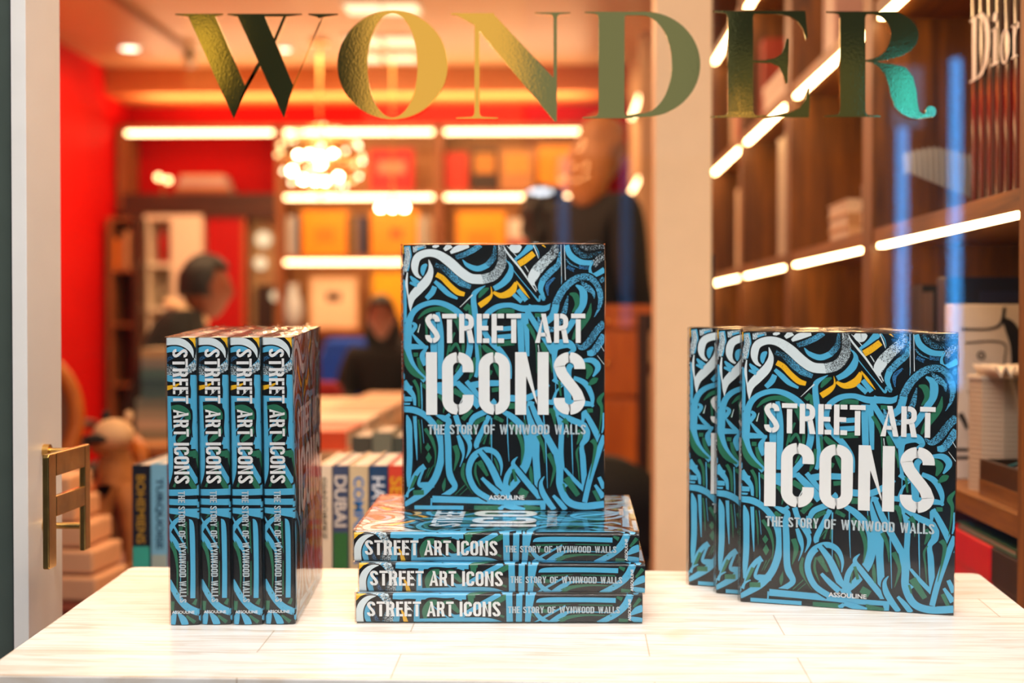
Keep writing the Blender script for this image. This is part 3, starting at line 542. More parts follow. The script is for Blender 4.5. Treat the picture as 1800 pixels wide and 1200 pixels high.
def wrap_mat():
    t = NT('shrink_wrap'); tc = t.n('ShaderNodeTexCoord'); mp = t.n('ShaderNodeMapping'); mp.inputs['Scale'].default_value = (60, 60, 22); mp.inputs['Rotation'].default_value = (0.5, 0.4, 0)
    t.l(tc, 'Object', mp, 'Vector'); nz = t.n('ShaderNodeTexNoise', i_Scale=1.5, i_Detail=3.0, i_Distortion=0.8); t.l(mp, 'Vector', nz, 'Vector')
    bp = t.n('ShaderNodeBump', i_Strength=0.18, i_Distance=0.0006); t.l(nz, 'Fac', bp, 'Height')
    fr = thin_fresnel(t); t.l(bp, 'Normal', fr, 'Normal')
    gl = t.n('ShaderNodeBsdfGlossy', i_Roughness=0.07); t.l(bp, 'Normal', gl, 'Normal')
    tr = t.n('ShaderNodeBsdfTransparent'); mx = t.n('ShaderNodeMixShader')
    t.l(fr, 0, mx, 0); t.l(tr, 0, mx, 1); t.l(gl, 0, mx, 2); t.l(mx, 0, t.o, 'Surface'); return t.m
def art_book(label, M, group='graffiti art books on the display table'):
    e = thing('art_book', label, 'book', group, mat=M)
    c = link('cover', _book['cover'], e); link('title_lettering', _book['letter'], c); link('page_block', _book['pages'], e); link('plastic_wrap', _book['wrap'], e)
    return e

# ---------------------------------------------------------------- display table (its top leans 2.5 degrees towards the street)
ty = (_f + _r * (104 / F) + _u * (148 / F)).normalized(); tx = ty.cross(Vector((0, 0, 1))).normalized(); tz = tx.cross(ty)
TO = Vector((0, 0, CAMZ)) + (_f + _r * (-20 / F) + _u * (-495 / F)) * 1.644
MT = Matrix(((tx.x, ty.x, tz.x, TO.x), (tx.y, ty.y, tz.y, TO.y), (tx.z, ty.z, tz.z, TO.z), (0, 0, 0, 1)))
def table_wood():
    t = NT('whitewashed_boards'); tc = t.n('ShaderNodeTexCoord'); mp = t.n('ShaderNodeMapping'); t.l(tc, 'Object', mp, 'Vector')
    br = t.n('ShaderNodeTexBrick', i_Scale=1.0, i_Mortar_Size=0.0009, i_Mortar_Smooth=0.3, i_Bias=0.0, i_Brick_Width=0.42, i_Row_Height=0.09)
    br.inputs['Color1'].default_value = srgb('#efebe5'); br.inputs['Color2'].default_value = srgb('#faf7f2'); br.inputs['Mortar'].default_value = srgb('#cdbfac'); br.offset = 0.37
    mp.inputs['Location'].default_value = (0.1, 0.13, 0); t.l(mp, 'Vector', br, 'Vector')
    m2 = t.n('ShaderNodeMapping'); m2.inputs['Scale'].default_value = (2.4, 26, 5); t.l(tc, 'Object', m2, 'Vector')
    n = t.n('ShaderNodeTexNoise', i_Scale=2.2, i_Detail=7.0, i_Distortion=1.8); t.l(m2, 'Vector', n, 'Vector')
    r = t.ramp([(0.36, srgb('#d8c3a8')), (0.5, srgb('#f3efe9')), (0.62, srgb('#fffefb')), (0.8, srgb('#e9dccb'))]); t.l(n, 'Fac', r, 'Fac')
    k = t.n('ShaderNodeTexNoise', i_Scale=7.0, i_Detail=2.0); t.l(tc, 'Object', k, 'Vector'); kr = t.ramp([(0.68, (0, 0, 0, 1)), (0.76, (1, 1, 1, 1))]); t.l(k, 'Fac', kr, 'Fac')
    mx = t.n('ShaderNodeMixRGB', blend_type='MULTIPLY', i_0=0.6); t.l(br, 'Color', mx, 1); t.l(r, 'Color', mx, 2)
    m3 = t.n('ShaderNodeMixRGB'); m3.inputs[2].default_value = srgb('#dcc3a4'); sc = t.n('ShaderNodeMath', operation='MULTIPLY', i_1=0.7); t.l(kr, 'Color', sc, 0); t.l(sc, 0, m3, 0); t.l(mx, 0, m3, 1)
    b = t.n('ShaderNodeBsdfPrincipled', i_Roughness=0.28); t.l(m3, 0, b, 'Base Color'); t.l(b, 'BSDF', t.o, 'Surface'); return t.m
tb = thing('display_table', 'long whitewashed wooden display table in the shop window', 'table', mat=MT)
tw = table_wood(); bm = bmesh.new(); X0, X1, Y0, Y1 = -0.522, 0.626, -0.2215, 0.285
rc = 0.012; prof = []
for cx, cy, a0 in ((X1 - rc, Y0 + .0004, 0), (X1 - rc, Y1 - rc, 0), (X0 + rc, Y1 - rc, 90), (X0 + rc, Y0 + .0004, 90)):
    if cy > 0: prof += [(cx + rc * cos(radians(a0 + q)), cy + rc * sin(radians(a0 + q))) for q in (0, 30, 60, 90)]
    else: prof.append((X1 if cx > 0 else X0, Y0))
A = [bm.verts.new((x, y, -0.04)) for x, y in prof]; B = [bm.verts.new((x, y, -0.0003)) for x, y in prof]
for i in range(len(prof)): bm.faces.new((A[i], A[(i + 1) % len(prof)], B[(i + 1) % len(prof)], B[i]))
bm.faces.new(A[::-1]); bm.faces.new(B); bmesh.ops.recalc_face_normals(bm, faces=bm.faces)
mk('table_top', bm, tw, tb, bevel=0.002)
mk('apron', bx(X0 + .03, X1 - .03, Y0 + .03, Y1 - .03, -0.14, -0.04), tw, tb)
for lx in (X0 + .06, X1 - .06):
    for ly in (Y0 + .06, Y1 - .06): mk('leg', bx(lx - .028, lx + .028, ly - .028, ly + .028, -0.70 - .0436 * ly, -0.14), tw, tb)

build_book_meshes()
Rz = lambda d: Matrix.Rotation(radians(d), 4, 'Z')
nm = ['leftmost of the four graffiti art books standing upright spine out', 'second from left of the four graffiti art books standing upright spine out',
      'third from left of the four graffiti art books standing upright spine out', 'rightmost upright spine out graffiti art book, its front cover showing at the side']
for i, x in enumerate((-0.3800, -0.3440, -0.3075, -0.2710)):
    art_book(nm[i], MT @ Matrix.Translation((x + BT, -0.0195 + (x + .38) * .055 + .0012 * (i % 2), 0.0004)) @ Rz(93.2 + (0.2, -.15, .1, 0)[i]))
FL = Matrix(((0, 0, -1, 0), (1, 0, 0, 0), (0, -1, 0, 0), (0, 0, 0, 1)))   # lying flat, front cover up, spine to the street
for i, (x1, y, rz, lab) in enumerate(((0.1638, 0.0, 1.6, 'bottom graffiti art book of the flat stack of three on the table'), (0.1665, .004, 0.4, 'middle graffiti art book of the flat stack of three'),
                                   (0.160, 0.010, 0.3, 'top graffiti art book of the flat stack, carrying the upright centre book'))):
    art_book(lab, MT @ Matrix.Translation((x1 - BH / 2, y, (i + 1) * 0.0344 + .0002)) @ Rz(rz) @ Matrix.Translation((BH / 2, 0, 0)) @ FL)
art_book('graffiti art book standing upright face out on top of the centre stack', MT @ Matrix.Translation((-0.1275, 0.140, 0.1038 + .0028)) @ Rz(1.6))
for x, y, lab in ((0.2886, .1134, 'frontmost of the three face out graffiti art books on the right, fully visible'), (0.2632, .1570, 'middle of the three overlapping face out graffiti art books on the right'),
                  (0.2325, .2005, 'rearmost of the three overlapping face out graffiti art books on the right')):
    art_book(lab, MT @ Matrix.Translation((x, y, .0004)) @ Rz(-13.7))
# ---------------------------------------------------------------- room shell
XL, YB, ZC = -3.02, 10.0, 2.73
red = pm('red_lacquer_wall', '#c40500', 0.6, spec=0.12, var=0.05, scale=3)
def struct(name, bm, m, parent=None, **k): return tag(mk(name, bm, m, parent, **k), kind='structure')
def floor_mat():
    t = NT('oak_floor'); tc = t.n('ShaderNodeTexCoord'); br = t.n('ShaderNodeTexBrick', i_Scale=1.0, i_Mortar_Size=0.002, i_Brick_Width=1.2, i_Row_Height=0.14)
    br.inputs['Color1'].default_value = srgb('#8a5a34'); br.inputs['Color2'].default_value = srgb('#a36f43'); br.inputs['Mortar'].default_value = srgb('#4a2c18'); t.l(tc, 'Object', br, 'Vector')
    b = t.n('ShaderNodeBsdfPrincipled', i_Roughness=0.35); t.l(br, 'Color', b, 'Base Color'); t.l(b, 'BSDF', t.o, 'Surface'); return t.m
struct('floor', bx(XL - .1, 1.5, 1.46, YB + .1, -0.1, 0), floor_mat())
struct('ceiling', bx(XL - .1, 1.5, 1.46, YB + .1, ZC, ZC + .1), pm('ceiling_plaster', '#c09468', 0.38, var=0.05, scale=2))
struct('wall_left', bx(XL - .1, XL, 1.9, YB, 0, ZC), red)
struct('wall_back', bx(XL - .1, 1.5, YB, YB + .1, 0, ZC), red)
struct('wall_right', bx(1.04, 1.14, 1.46, YB, 0, ZC), wood('walnut_wall', '#3a1f10', '#6e4324', axis=2))
# street side: pavement, glass pane with its gilt lettering, side post
struct('pavement', bx(-8, 8, -7.2, 1.40, -0.1, 0), pm('pavement_stone', '#55585a', 0.5, var=0.15, scale=6))
GY = 1.40
g = NT('window_glass'); fr = thin_fresnel(g); gl = g.n('ShaderNodeBsdfGlossy', i_Roughness=0.0); tr = g.n('ShaderNodeBsdfTransparent')
mx = g.n('ShaderNodeMixShader'); g.l(fr, 0, mx, 0); g.l(tr, 0, mx, 1); g.l(gl, 0, mx, 2); g.l(mx, 0, g.o, 'Surface')
win = struct('window_1', bx(-1.6, 1.5, GY, GY + .006, 0.12, 3.2), g.m)
struct('trim_1', bx(-1.6, 1.5, GY - .03, GY + .036, 0, 0.12), pm('sill_stone', '#3b3d3f', 0.5))
# gilt letters: polygons traced in the plane of the glass, 1 mm proud of it
gold = NT('gilt_foil'); tc = gold.n('ShaderNodeTexCoord'); nz = gold.n('ShaderNodeTexNoise', i_Scale=520.0, i_Detail=4.0); gold.l(tc, 'Object', nz, 'Vector')
bp = gold.n('ShaderNodeBump', i_Strength=0.05, i_Distance=0.0005); gold.l(nz, 'Fac', bp, 'Height')
b = gold.n('ShaderNodeBsdfPrincipled', i_Metallic=1.0, i_Roughness=0.035); b.inputs['Base Color'].default_value = (0.83, 0.66, 0.27, 1)
gold.l(bp, 'Normal', b, 'Normal'); gold.l(b, 'BSDF', gold.o, 'Surface')
def ell(cx, cy, rx, ry, a0, a1, n=28): return [(cx + rx * cos(radians(a0 + (a1 - a0) * i / n)), cy - ry * sin(radians(a0 + (a1 - a0) * i / n))) for i in range(n + 1)]
def strip(a, b): return [[a[i], a[i + 1], b[i + 1], b[i]] for i in range(len(a) - 1)]
def serif(x0, x1, s0, s1, y, up=1, t=3.0, r=7):      # hairline serif with bracketed corners on a stem s0..s1; up=1: serif at top
    d = 1 if up > 0 else -1
    return [[(x0, y), (x1, y), (x1, y + d * t * .6), (s1 + r, y + d * t), (s1 + r * .35, y + d * (t + 1.5)), (s1, y + d * (t + r)), (s0, y + d * (t + r)), (s0 - r * .35, y + d * (t + 1.5)), (s0 - r, y + d * t), (x0, y + d * t * .6)]]
T0, T1 = 24.0, 207.5
LET = {
 'W': [[(330, 27), (378, 27), (430.5, 150), (411, 209)], [(417, 27), (465, 27), (515.5, 150), (499, 208)],
       [(430.5, 150), (411, 209), (409, 200), (454.5, 108), (457.5, 115)], [(481, 69), (497, 30), (504, 27), (501, 33), (483, 76)],
       [(515.5, 150), (499, 208), (497, 200), (560, 42), (565, 34), (569, 27)],
       [(308, 24), (392, 24), (392, 26), (378, 29), (334, 29), (308, 26)], [(400, 24), (531, 24), (531, 26), (506, 29), (417, 29), (400, 26)], [(542, 24), (594, 24), (594, 26), (572, 29), (561, 32), (556, 29), (542, 26)]],
 'O': strip(ell(690, 114, 97, 95.5, 0, 360, 60), ell(690, 115, 44, 91.5, 0, 360, 60)),
 'N': [[(800, 25), (868, 25), (979, 143), (979, 214), (975, 214), (847, 60), (834, 44)], [(834, 44), (843, 46), (843, 200), (834, 200)], [(973, 30), (979, 30), (979, 145), (973, 140)],
       [(793, 23), (868, 23), (868, 26), (843, 40), (834, 44), (826, 33), (812, 27), (793, 26)]] + serif(802, 875, 834, 843, 208.5, -1, 3) + serif(940, 1003, 973, 979, 21.5, 1, 3),
 'D': [[(1052, 24), (1098, 24), (1098, 204), (1052, 204)]] + serif(1028, 1120, 1052, 1098, 20.5, 1, 3.5) + serif(1024, 1112, 1052, 1098, 208, -1, 3.5)
      + strip([(1098, 20.5), (1130, 20.5)] + ell(1133, 113, 98, 92.5, 90, -90, 34) + [(1098, 207)], [(1098, 27), (1120, 27)] + ell(1128, 113, 53, 86, 90, -90, 34) + [(1098, 203.5)]),
 'E': [[(1279, 22), (1324, 22), (1324, 204), (1279, 204)]] + serif(1254, 1330, 1279, 1324, 19, 1, 3.5) + serif(1249, 1330, 1279, 1324, 206.5, -1, 3.5)
      + [[(1324, 19), (1416, 19), (1420, 66), (1416, 70), (1412, 52), (1402, 38), (1388, 29), (1366, 24.5), (1324, 24)],
         [(1324, 106), (1345, 105.5), (1362, 102), (1374, 94), (1379, 82), (1382, 68), (1387, 68), (1385, 146), (1381, 148), (1376, 130), (1369, 117), (1355, 111), (1324, 110)],
         [(1324, 203), (1355, 202.5), (1385, 199), (1405, 190), (1415, 176), (1420, 155), (1424, 155), (1422, 206.5), (1324, 206.5)]],
 'R': [[(1476, 22), (1521, 22), (1521, 203), (1476, 203)]] + serif(1451, 1530, 1476, 1521, 20, 1, 3.5) + serif(1448, 1548, 1476, 1521, 205.5, -1, 3.5)
      + strip([(1521, 20), (1545, 20)] + ell(1558, 62, 57, 42.5, 90, 0, 18) + [(1612, 76), (1602, 88), (1585, 98), (1560, 105), (1536, 108.5)],
              [(1521, 25), (1540, 25)] + ell(1530, 62, 36, 37, 90, 0, 18) + [(1563, 76), (1556, 90), (1545, 99), (1534, 103.5), (1521, 105.5)])
      + strip([(1521, 105.5), (1536, 106.5), (1548, 110), (1565, 112), (1592, 118), (1605, 135), (1611, 160), (1613, 182), (1616, 195), (1622, 200), (1632, 199)],
              [(1521, 108), (1534, 110), (1545, 118), (1555, 130), (1562, 150), (1566, 170), (1573, 188), (1584, 199), (1598, 206), (1614, 209), (1633, 206)])
      + [ell(1636, 196, 9.5, 10, 0, 360, 20)[:-1]],
}
for ch, polys in LET.items():
    bm = bmesh.new()
    for k, p in enumerate(polys):
        q = [at(x, y, GY - .001 - k * 2e-5) for x, y in p]
        clean = [q[0]]
        for v in q[1:]:
            if (v - clean[-1]).length > 1e-6: clean.append(v)
        if (clean[0] - clean[-1]).length < 1e-6: clean.pop()
        if len(clean) < 3: continue
        bm.faces.new([bm.verts.new(v) for v in clean])
    faces_towards(bm, (0, -1, 0))
    for f in bm.faces: f.smooth = False
    o = mk('letter_' + ch.lower(), bm, gold.m, win); o['label'] = 'gilt serif letter %s on the glass' % ch
    sd = o.modifiers.new('thickness', 'SOLIDIFY'); sd.thickness = 0.0008; sd.offset = -1
# white door post at the left with its dark gasket and glass leaf
PX = -0.659
post = pm('white_painted_frame', '#e6e2dc', 0.35, var=0.02)
struct('trim_2', bx(-0.678, PX, 1.750, 1.872, 0, ZC), post, bevel=0.001)
struct('trim_3', bx(-0.6835, -0.678, 1.762, 1.86, 0, ZC), pm('black_gasket', '#0c0d0e', 0.6))
struct('window_2', bx(-1.35, -0.6835, 1.79, 1.80, 0, ZC), pm('grey_green_leaf', '#4c564f', 0.25))
# brass pull: a plate cut like two stacked openings, the lower one open at the bottom, on round spindles
brass = pm('aged_brass', (0.62, 0.36, 0.10, 1), 0.27, metal=1.0, var=0.25, scale=30, bump=0.15)
hd = thing('door_pull', 'angular brass door pull on the white window post', 'door handle')
A0 = at(75, 799, 1.682); hx = -0.604
hd.location = (PX, 1.76, 0.80)
def hb(y0, y1, z0, z1, bm):   # piece of the plate in absolute room coordinates
    box(bm, hx - .005, hx + .003, y0, y1, z0, z1)
bm = bmesh.new()
def hpoly(bm, pts):
    f1 = [bm.verts.new((hx + .003, y, z)) for y, z in pts]; f2 = [bm.verts.new((hx - .005, y, z)) for y, z in pts]
    n = len(pts); bm.faces.new(f1); bm.faces.new(f2[::-1])
    for i in range(n): bm.faces.new((f1[i], f2[i], f2[(i + 1) % n], f1[(i + 1) % n]))
ya, yb = 1.662, 1.812; s1 = .026; s2 = .020
hpoly(bm, [(ya, .754), (ya + .003, .7525), (ya + s1 - .002, .7525), (ya + s1, .755), (ya + s1, .889), (ya + .004, .889), (ya, .886)])
hpoly(bm, [(yb - s2, .754), (yb, .754), (yb, .887), (yb - .002, .889), (yb - s2, .889)])
hpoly(bm, [(ya + s1, .861), (yb - s2, .861), (yb - s2, .889), (ya + s1, .889)])
hpoly(bm, [(ya + s1, .812), (yb - s2, .812), (yb - s2, .837), (ya + s1, .837)])
bmesh.ops.recalc_face_normals(bm, faces=bm.faces)
pl = mk('pull_plate', bm, brass, None, bevel=0.0015); pl.parent = hd; pl.matrix_parent_inverse = Matrix.Translation(-hd.location)
for zz, yy in ((.784, 1.806), (.880, 1.806)):
    bm = bmesh.new(); cyl(bm, (PX, yy, zz), (PX + .008, yy, zz), .009, seg=24); cyl(bm, (PX + .008, yy, zz), (hx - .004, yy, zz), .0042, seg=16)
    o = mk('spindle', bm, brass, hd, smooth=False); o.matrix_parent_inverse = Matrix.Translation(-hd.location)

# ---------------------------------------------------------------- across the street (seen only as reflections in glass and gilt)
fac = bx(-8, 8, -6.9, -6.5, 0, 6.0)
fo = struct('facade_across', fac, pm('dark_facade', '#5c6150', 0.8, var=0.2, scale=2))
def lit(name, x0, x1, z0, z1, col, s, y=-6.44):  # glowing panels added to tint what the gilt letters mirror
    return struct(name, bx(x0, x1, y, y + .04, z0, z1), emit(name + '_glow', col, s), fo)
lit('gold_reflection_panel', -1.25, -0.22, 2.15, 3.3, (1.0, 0.66, 0.26), 0.95)
lit('pale_reflection_panel', -0.20, 1.02, 2.1, 3.3, (0.72, 0.86, 0.80), 0.30)
lit('olive_reflection_panel', 1.10, 2.0, 2.1, 2.75, (0.75, 0.80, 0.5), 0.12)
lit('cyan_reflection_panel', 2.16, 2.34, 2.28, 2.66, (0.05, 0.55, 1.0), 2.0)
lit('amber_reflection_panel', 1.10, 1.26, 2.28, 2.46, (1.0, 0.62, 0.25), 1.1)
lit('yellow_reflection_panel', -2.42, -2.2, 2.55, 3.0, (1.0, 0.7, 0.15), 0.9)
for k, (px, z0, z1, s) in enumerate(((1580, 0.85, 2.62, 1.0), (1672, 0.60, 2.72, 1.1), (990, 1.5, 2.62, 0.16), (1100, 1.0, 2.50, 0.10))):
    x = (px - 979) / 2500 * (GY * 2 + 6.466)
    bm = bmesh.new(); cyl(bm, (x, -6.466, z0), (x, -6.466, z1), .034, seg=16)
    o = mk('neon_tube', bm, emit('blue_neon%d' % k, (0.05, 0.38, 0.95), 12.0 * s)); tag(o, None, None)
    o['label'] = ['blue vertical neon tube mirrored beside the white paper fan', 'blue vertical neon tube mirrored at the far right of the glass', 'faint blue neon tube mirrored left of the letter D', 'faint blue neon tube mirrored along the black coat'][k]; o['category'] = 'neon light'; o['group'] = 'blue neon tubes across the street'
sl = thing('street_lamp', 'white oval street lamp head mirrored in the window glass', 'street lamp', loc=(-0.085, -4.6, 0))
bm = bmesh.new(); ball(bm, (0, 0, 1.71), 1, 3, sc=(.068, .05, .017)); mk('lamp_head', bm, emit('lamp_white', (0.85, 0.93, 1.0), 26), sl, smooth=True)
bm = bmesh.new(); cyl(bm, (0, 0, 0), (0, 0, 1.70), .012, seg=10); mk('pole', bm, pm('dark_pole', '#191b1c', 0.5), sl)
for k, (px, py) in enumerate(((1019, 262), (1009, 292), (1031, 290), (996, 312), (1029, 308), (1014, 318), (986, 317), (1025, 250))):
    q = at(px, py, GY * 2 + 4.4); bm = bmesh.new(); ball(bm, (q.x, -4.4, q.z), .012, 1)
    o = mk('string_light_bulb', bm, emit('string_bulb', (1, .55, .22), 22)); tag(o, ['upper left', 'middle left', 'middle right', 'far left', 'lower right', 'lower middle', 'lower far left', 'topmost'][k] + ' amber bulb of the string lights mirrored by the letter N', 'string light', 'amber string lights across the street')

# ---------------------------------------------------------------- built-in bookcase along the right wall
FX = 0.65
oak = wood('walnut_boards', '#3c1e08', '#935a1b', 0.42, axis=2); oaky = wood('walnut_shelf', '#4a260a', '#a0641f', 0.42, axis=1)
bk = thing('bookcase', 'tall walnut bookcase with lit shelves along the right wall', 'bookcase', loc=(FX, 1.96, 0))
def addp(name, bm, m, parent, **k):
    o = mk(name, bm, m, None, **k); o.parent = parent; o.matrix_parent_inverse = parent.matrix_world.inverted() if parent.matrix_world != Matrix.Identity(4) else Matrix.Translation(-parent.location)
    return o
def rel(bm, o): bm.transform(Matrix.Translation(-o.location)); return bm
posts = [1.98 + 1.03 * i for i in range(6)]; D = .35
levels = [0.33, 0.77, 1.235, 1.70, 2.165]
led = emit('led_strip', (1.0, 0.60, 0.26), 27.0); led2 = emit('led_strip_far', (1.0, 0.60, 0.28), 10.0)
for y in posts: mk('upright', rel(bx(FX, FX + D, y - .045, y + .045, 0, 2.66), bk), oak, bk)
mk('back_panel', rel(bx(FX + D, FX + D + .03, posts[0], posts[-1], 0, 2.66), bk), oak, bk)
mk('crown_board', rel(bx(FX - .01, FX + D, posts[0] - .02, posts[-1] + .02, 2.66, 2.70), bk), oaky, bk)
mk('plinth', rel(bx(FX + .01, FX + D, posts[0], posts[-1], 0, .07), bk), oaky, bk)
for a, b_ in zip(posts, posts[1:]):
    for z in levels:
        mk('shelf', rel(bx(FX + .004, FX + D, a + .045, b_ - .045, z - .032, z), bk), oaky, bk)
        if z > 0.8: mk('light_strip', rel(bx(FX + .006, FX + .020, a + .075, b_ - .075, z - .040, z - .032), bk), led, bk)
# far unit of the same kind beyond the white column
b2 = thing('bookcase', 'far lit bookcase end standing between the black coat and the white column', 'bookcase', loc=(0.44, 8.0, 0))
for y in (8.0, 8.98): mk('upright', rel(bx(.46, .80, y - .02, y + .02, 0, 2.66), b2), pm('cream_upright', '#e8c79c', .5), b2)
mk('back_panel', rel(bx(.80, .83, 8.0, 9.0, 0, 2.66), b2), pm('cream_backing', '#e8c79c', .6), b2)
for z in (.50, .95, 1.40, 1.85, 2.31):
    mk('shelf', rel(bx(.46, .80, 8.02, 8.96, z, z + .03), b2), oaky, b2)
    mk('light_strip', rel(bx(.455, .475, 8.04, 8.94, z - .012, z), b2), led2, b2)
# white column
cl = thing('column', 'slim cream square column standing in front of the bookcase', 'column', loc=(0.243, 2.80, 0))
cm = pm('cream_column', '#efcda2', 0.5, var=0.02)
mk('shaft', bx(-.054, .054, -.054, .054, 0, ZC), cm, cl, bevel=.002)
mk('black_panel', bx(.054, .062, -.03, .03, 0.93, 1.175), pm('black_plastic', '#101010', .4), cl)

# ---------------------------------------------------------------- generic books
def plain_book(name, label, M, W, H, T, cover, group=None, cat='book', title=None, tcol='#eeeeee', tspan=(.12, .9), tw_=.55, band=None, face=None, rough=.4):
    """spine at x=0 facing -X, front cover at y=0 facing -Y, stands on z=0"""
    e = thing(name, label, cat, group, mat=M)
    cm_ = pm('cover_' + cover, cover, rough, var=.05, scale=12); tk = .003
    bm = bmesh.new(); box(bm, 0, W, 0, tk, 0, H); box(bm, 0, W, T - tk, T, 0, H); box(bm, 0, tk, tk, T - tk, 0, H)
    c = mk('cover', bm, cm_, e)
    mk('page_block', bx(tk, W - .004, tk, T - tk, .003, H - .003), page_mat(), e)
    if band:
        for bcol, z0, z1 in band: mk('spine_band', bx(-.0006, 0, .001, T - .001, H * z0, H * z1), pm('band_' + bcol, bcol, rough), c)
    if title:
        L = (tspan[1] - tspan[0]) * H; t = text_bm(title, L, T * tw_, bold=.02)
        # run down the spine: text x -> -z, text up -> -y
        t.transform(Matrix(((0, 0, 0, -.0012), (0, 0, -1, T * (.5 + tw_ / 2)), (-1, 0, 0, H * (1 - tspan[0])), (0, 0, 0, 1))))
        faces_towards(t, (-1, 0, 0)); mk('spine_title', t, pm('foil_' + tcol, tcol, .4), c)
    if face:
        for fcol, x0, x1, z0, z1 in face: mk('cover_panel', bx(W * x0, W * x1, -.0008, 0, H * z0, H * z1), pm('panel_' + fcol, fcol, .5), c)
    return e
Tr = lambda x, y, z: Matrix.Translation((x, y, z))
# row right behind the display table, spines to the street, standing on a low bench
bench = thing('low_bench', 'low wooden bench behind the display table carrying a row of books', 'bench', loc=(-.35, 2.5, 0))
mk('bench_top', bx(-.50, .50, -.19, .19, .44, .475), oaky, bench)
for sx_ in (-.44, .44):
    for sy_ in (-.14, .14): mk('leg', bx(sx_ - .02, sx_ + .02, sy_ - .02, sy_ + .02, 0, .44), oak, bench)
def row_book(px0, px1, py, **k):
    Y = 2.36; a = at(px0, py, Y); b_ = at(px1, py, Y)
    return plain_book(k.pop('name', 'travel_book'), k.pop('label'), Tr(b_.x, Y, .475) @ Rz(90), .25, a.z - .475, b_.x - a.x - .001, k.pop('cover'), 'travel books in the row behind the display table', **k)
row_book(231, 263, 817, label='dark navy book with gold lettering at the left end of the row', cover='#1a1c2b', title='BOHEMIENS', tcol='#b98a2e', tspan=(.05, .40), tw_=.5, band=[('#3fae98', .0, .585)])
row_book(264, 294, 815, label='light blue book with dark lettering TURQUOISE on its spine', cover='#7fb9d2', title='TURQUOISE', tcol='#234a66', tspan=(.07, .43), tw_=.5, band=[('#a9b3a6', .40, .54)])
row_book(295, 301, 815, label='thin pink book squeezed next to the light blue book', cover='#c22f57')
row_book(556, 583, 818, label='cream book with black letters beside the upright spine out art books', cover='#ecd3b2', title='GIADORPEZ', tcol='#3a332b', tspan=(.06, .375), tw_=.35)
row_book(584, 612, 818, label='slate blue and green book titled in large white letters', cover='#3d4a66', title='DUBAI', tcol='#e6d6c4', tspan=(.05, .31), tw_=.8, band=[('#2f6b33', .0, .66)])
row_book(613, 647, 818, label='beige book with bright blue letters on its spine', cover='#d8bd92', title='COMPORTA', tcol='#2f7fc4', tspan=(.055, .50), tw_=.55)
row_book(648, 681, 818, label='navy blue book with white letters left of the red and yellow book', cover='#123f66', title='HAVANA', tcol='#dfe3e6', tspan=(.055, .40), tw_=.7)
row_book(682, 712, 818, label='red and yellow book partly hidden by the centre stack', cover='#d8402a', title='SEVILLA', tcol='#e9a81c', tspan=(.055, .42), tw_=.8)

# ---------------------------------------------------------------- what stands in the bookcase
# six tall lacquered volumes whose spines together spell one word
def clipped(tbm, y0, y1):
    t = tbm.copy(); clip(t, [((0, y1, 0), (0, 1, 0)), ((0, y0, 0), (0, -1, 0))]); return t
zb = 1.236; ys = [2.375 - .043 * i for i in range(7)]; xs_ = .682
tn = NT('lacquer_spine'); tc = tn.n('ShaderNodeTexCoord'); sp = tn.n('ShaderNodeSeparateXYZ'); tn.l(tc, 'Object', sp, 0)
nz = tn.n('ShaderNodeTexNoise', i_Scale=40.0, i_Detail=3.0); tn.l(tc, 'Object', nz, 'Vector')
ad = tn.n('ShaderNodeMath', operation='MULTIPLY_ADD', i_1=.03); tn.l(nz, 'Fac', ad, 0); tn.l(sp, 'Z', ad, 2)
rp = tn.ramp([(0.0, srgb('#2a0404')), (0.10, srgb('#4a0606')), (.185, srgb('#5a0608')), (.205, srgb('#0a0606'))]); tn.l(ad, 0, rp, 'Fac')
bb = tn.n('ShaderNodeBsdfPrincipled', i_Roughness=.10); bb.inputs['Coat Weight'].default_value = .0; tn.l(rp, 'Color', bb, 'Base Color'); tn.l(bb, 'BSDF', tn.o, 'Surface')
wt = bmesh.new()
def serif_letter(bm, kind, y0, y1, z0, z1):      # drawn with y running right to left (reader looks along +X)
    W_ = y0 - y1; H_ = z1 - z0
    P = lambda a, c: (xs_ - .0035, y0 - a * W_, z0 + c * H_)
    def pg(pts):
        bm.faces.new([bm.verts.new(P(*p)) for p in pts])
    if kind == 'D':
        pg([(.14, .03), (.36, .03), (.36, .97), (.14, .97)]); pg([(0, 0), (.5, 0), (.5, .03), (0, .03)]); pg([(0, .97), (.5, .97), (.5, 1), (0, 1)])
        o_ = [(.5 + .5 * cos(radians(q)), .5 + .5 * sin(radians(q))) for q in range(90, -91, -12)]; i_ = [(.44 + .34 * cos(radians(q)), .5 + .45 * sin(radians(q))) for q in range(90, -91, -12)]
        for k in range(len(o_) - 1): pg([o_[k], o_[k + 1], i_[k + 1], i_[k]])
    if kind == 'i':
        pg([(.3, .05), (.7, .05), (.7, .68), (.3, .68)]); pg([(0, 0), (1, 0), (1, .05), (0, .05)]); pg([(0, .66), (.7, .66), (.7, .70), (0, .70)])
        pg([(.5 + .28 * cos(radians(q)), .9 + .09 * sin(radians(q))) for q in range(0, 360, 30)])
    if kind == 'o':
        o_ = [(.5 + .5 * cos(radians(q)), .5 + .5 * sin(radians(q))) for q in range(0, 361, 15)]; i_ = [(.5 + .24 * cos(radians(q)), .5 + .45 * sin(radians(q))) for q in range(0, 361, 15)]
        for k in range(len(o_) - 1): pg([o_[k], o_[k + 1], i_[k + 1], i_[k]])
    if kind == 'r':
        pg([(.2, .05), (.5, .05), (.5, 1), (.2, 1)]); pg([(0, 0), (.75, 0), (.75, .05), (0, .05)]); pg([(0, .94), (.5, .94), (.5, 1), (0, 1)])
        pg([(.5, .72), (.62, .9), (.8, 1), (1, .97), (1, .80), (.86, .78), (.8, .86), (.66, .8), (.5, .58)])
zt = zb + .245
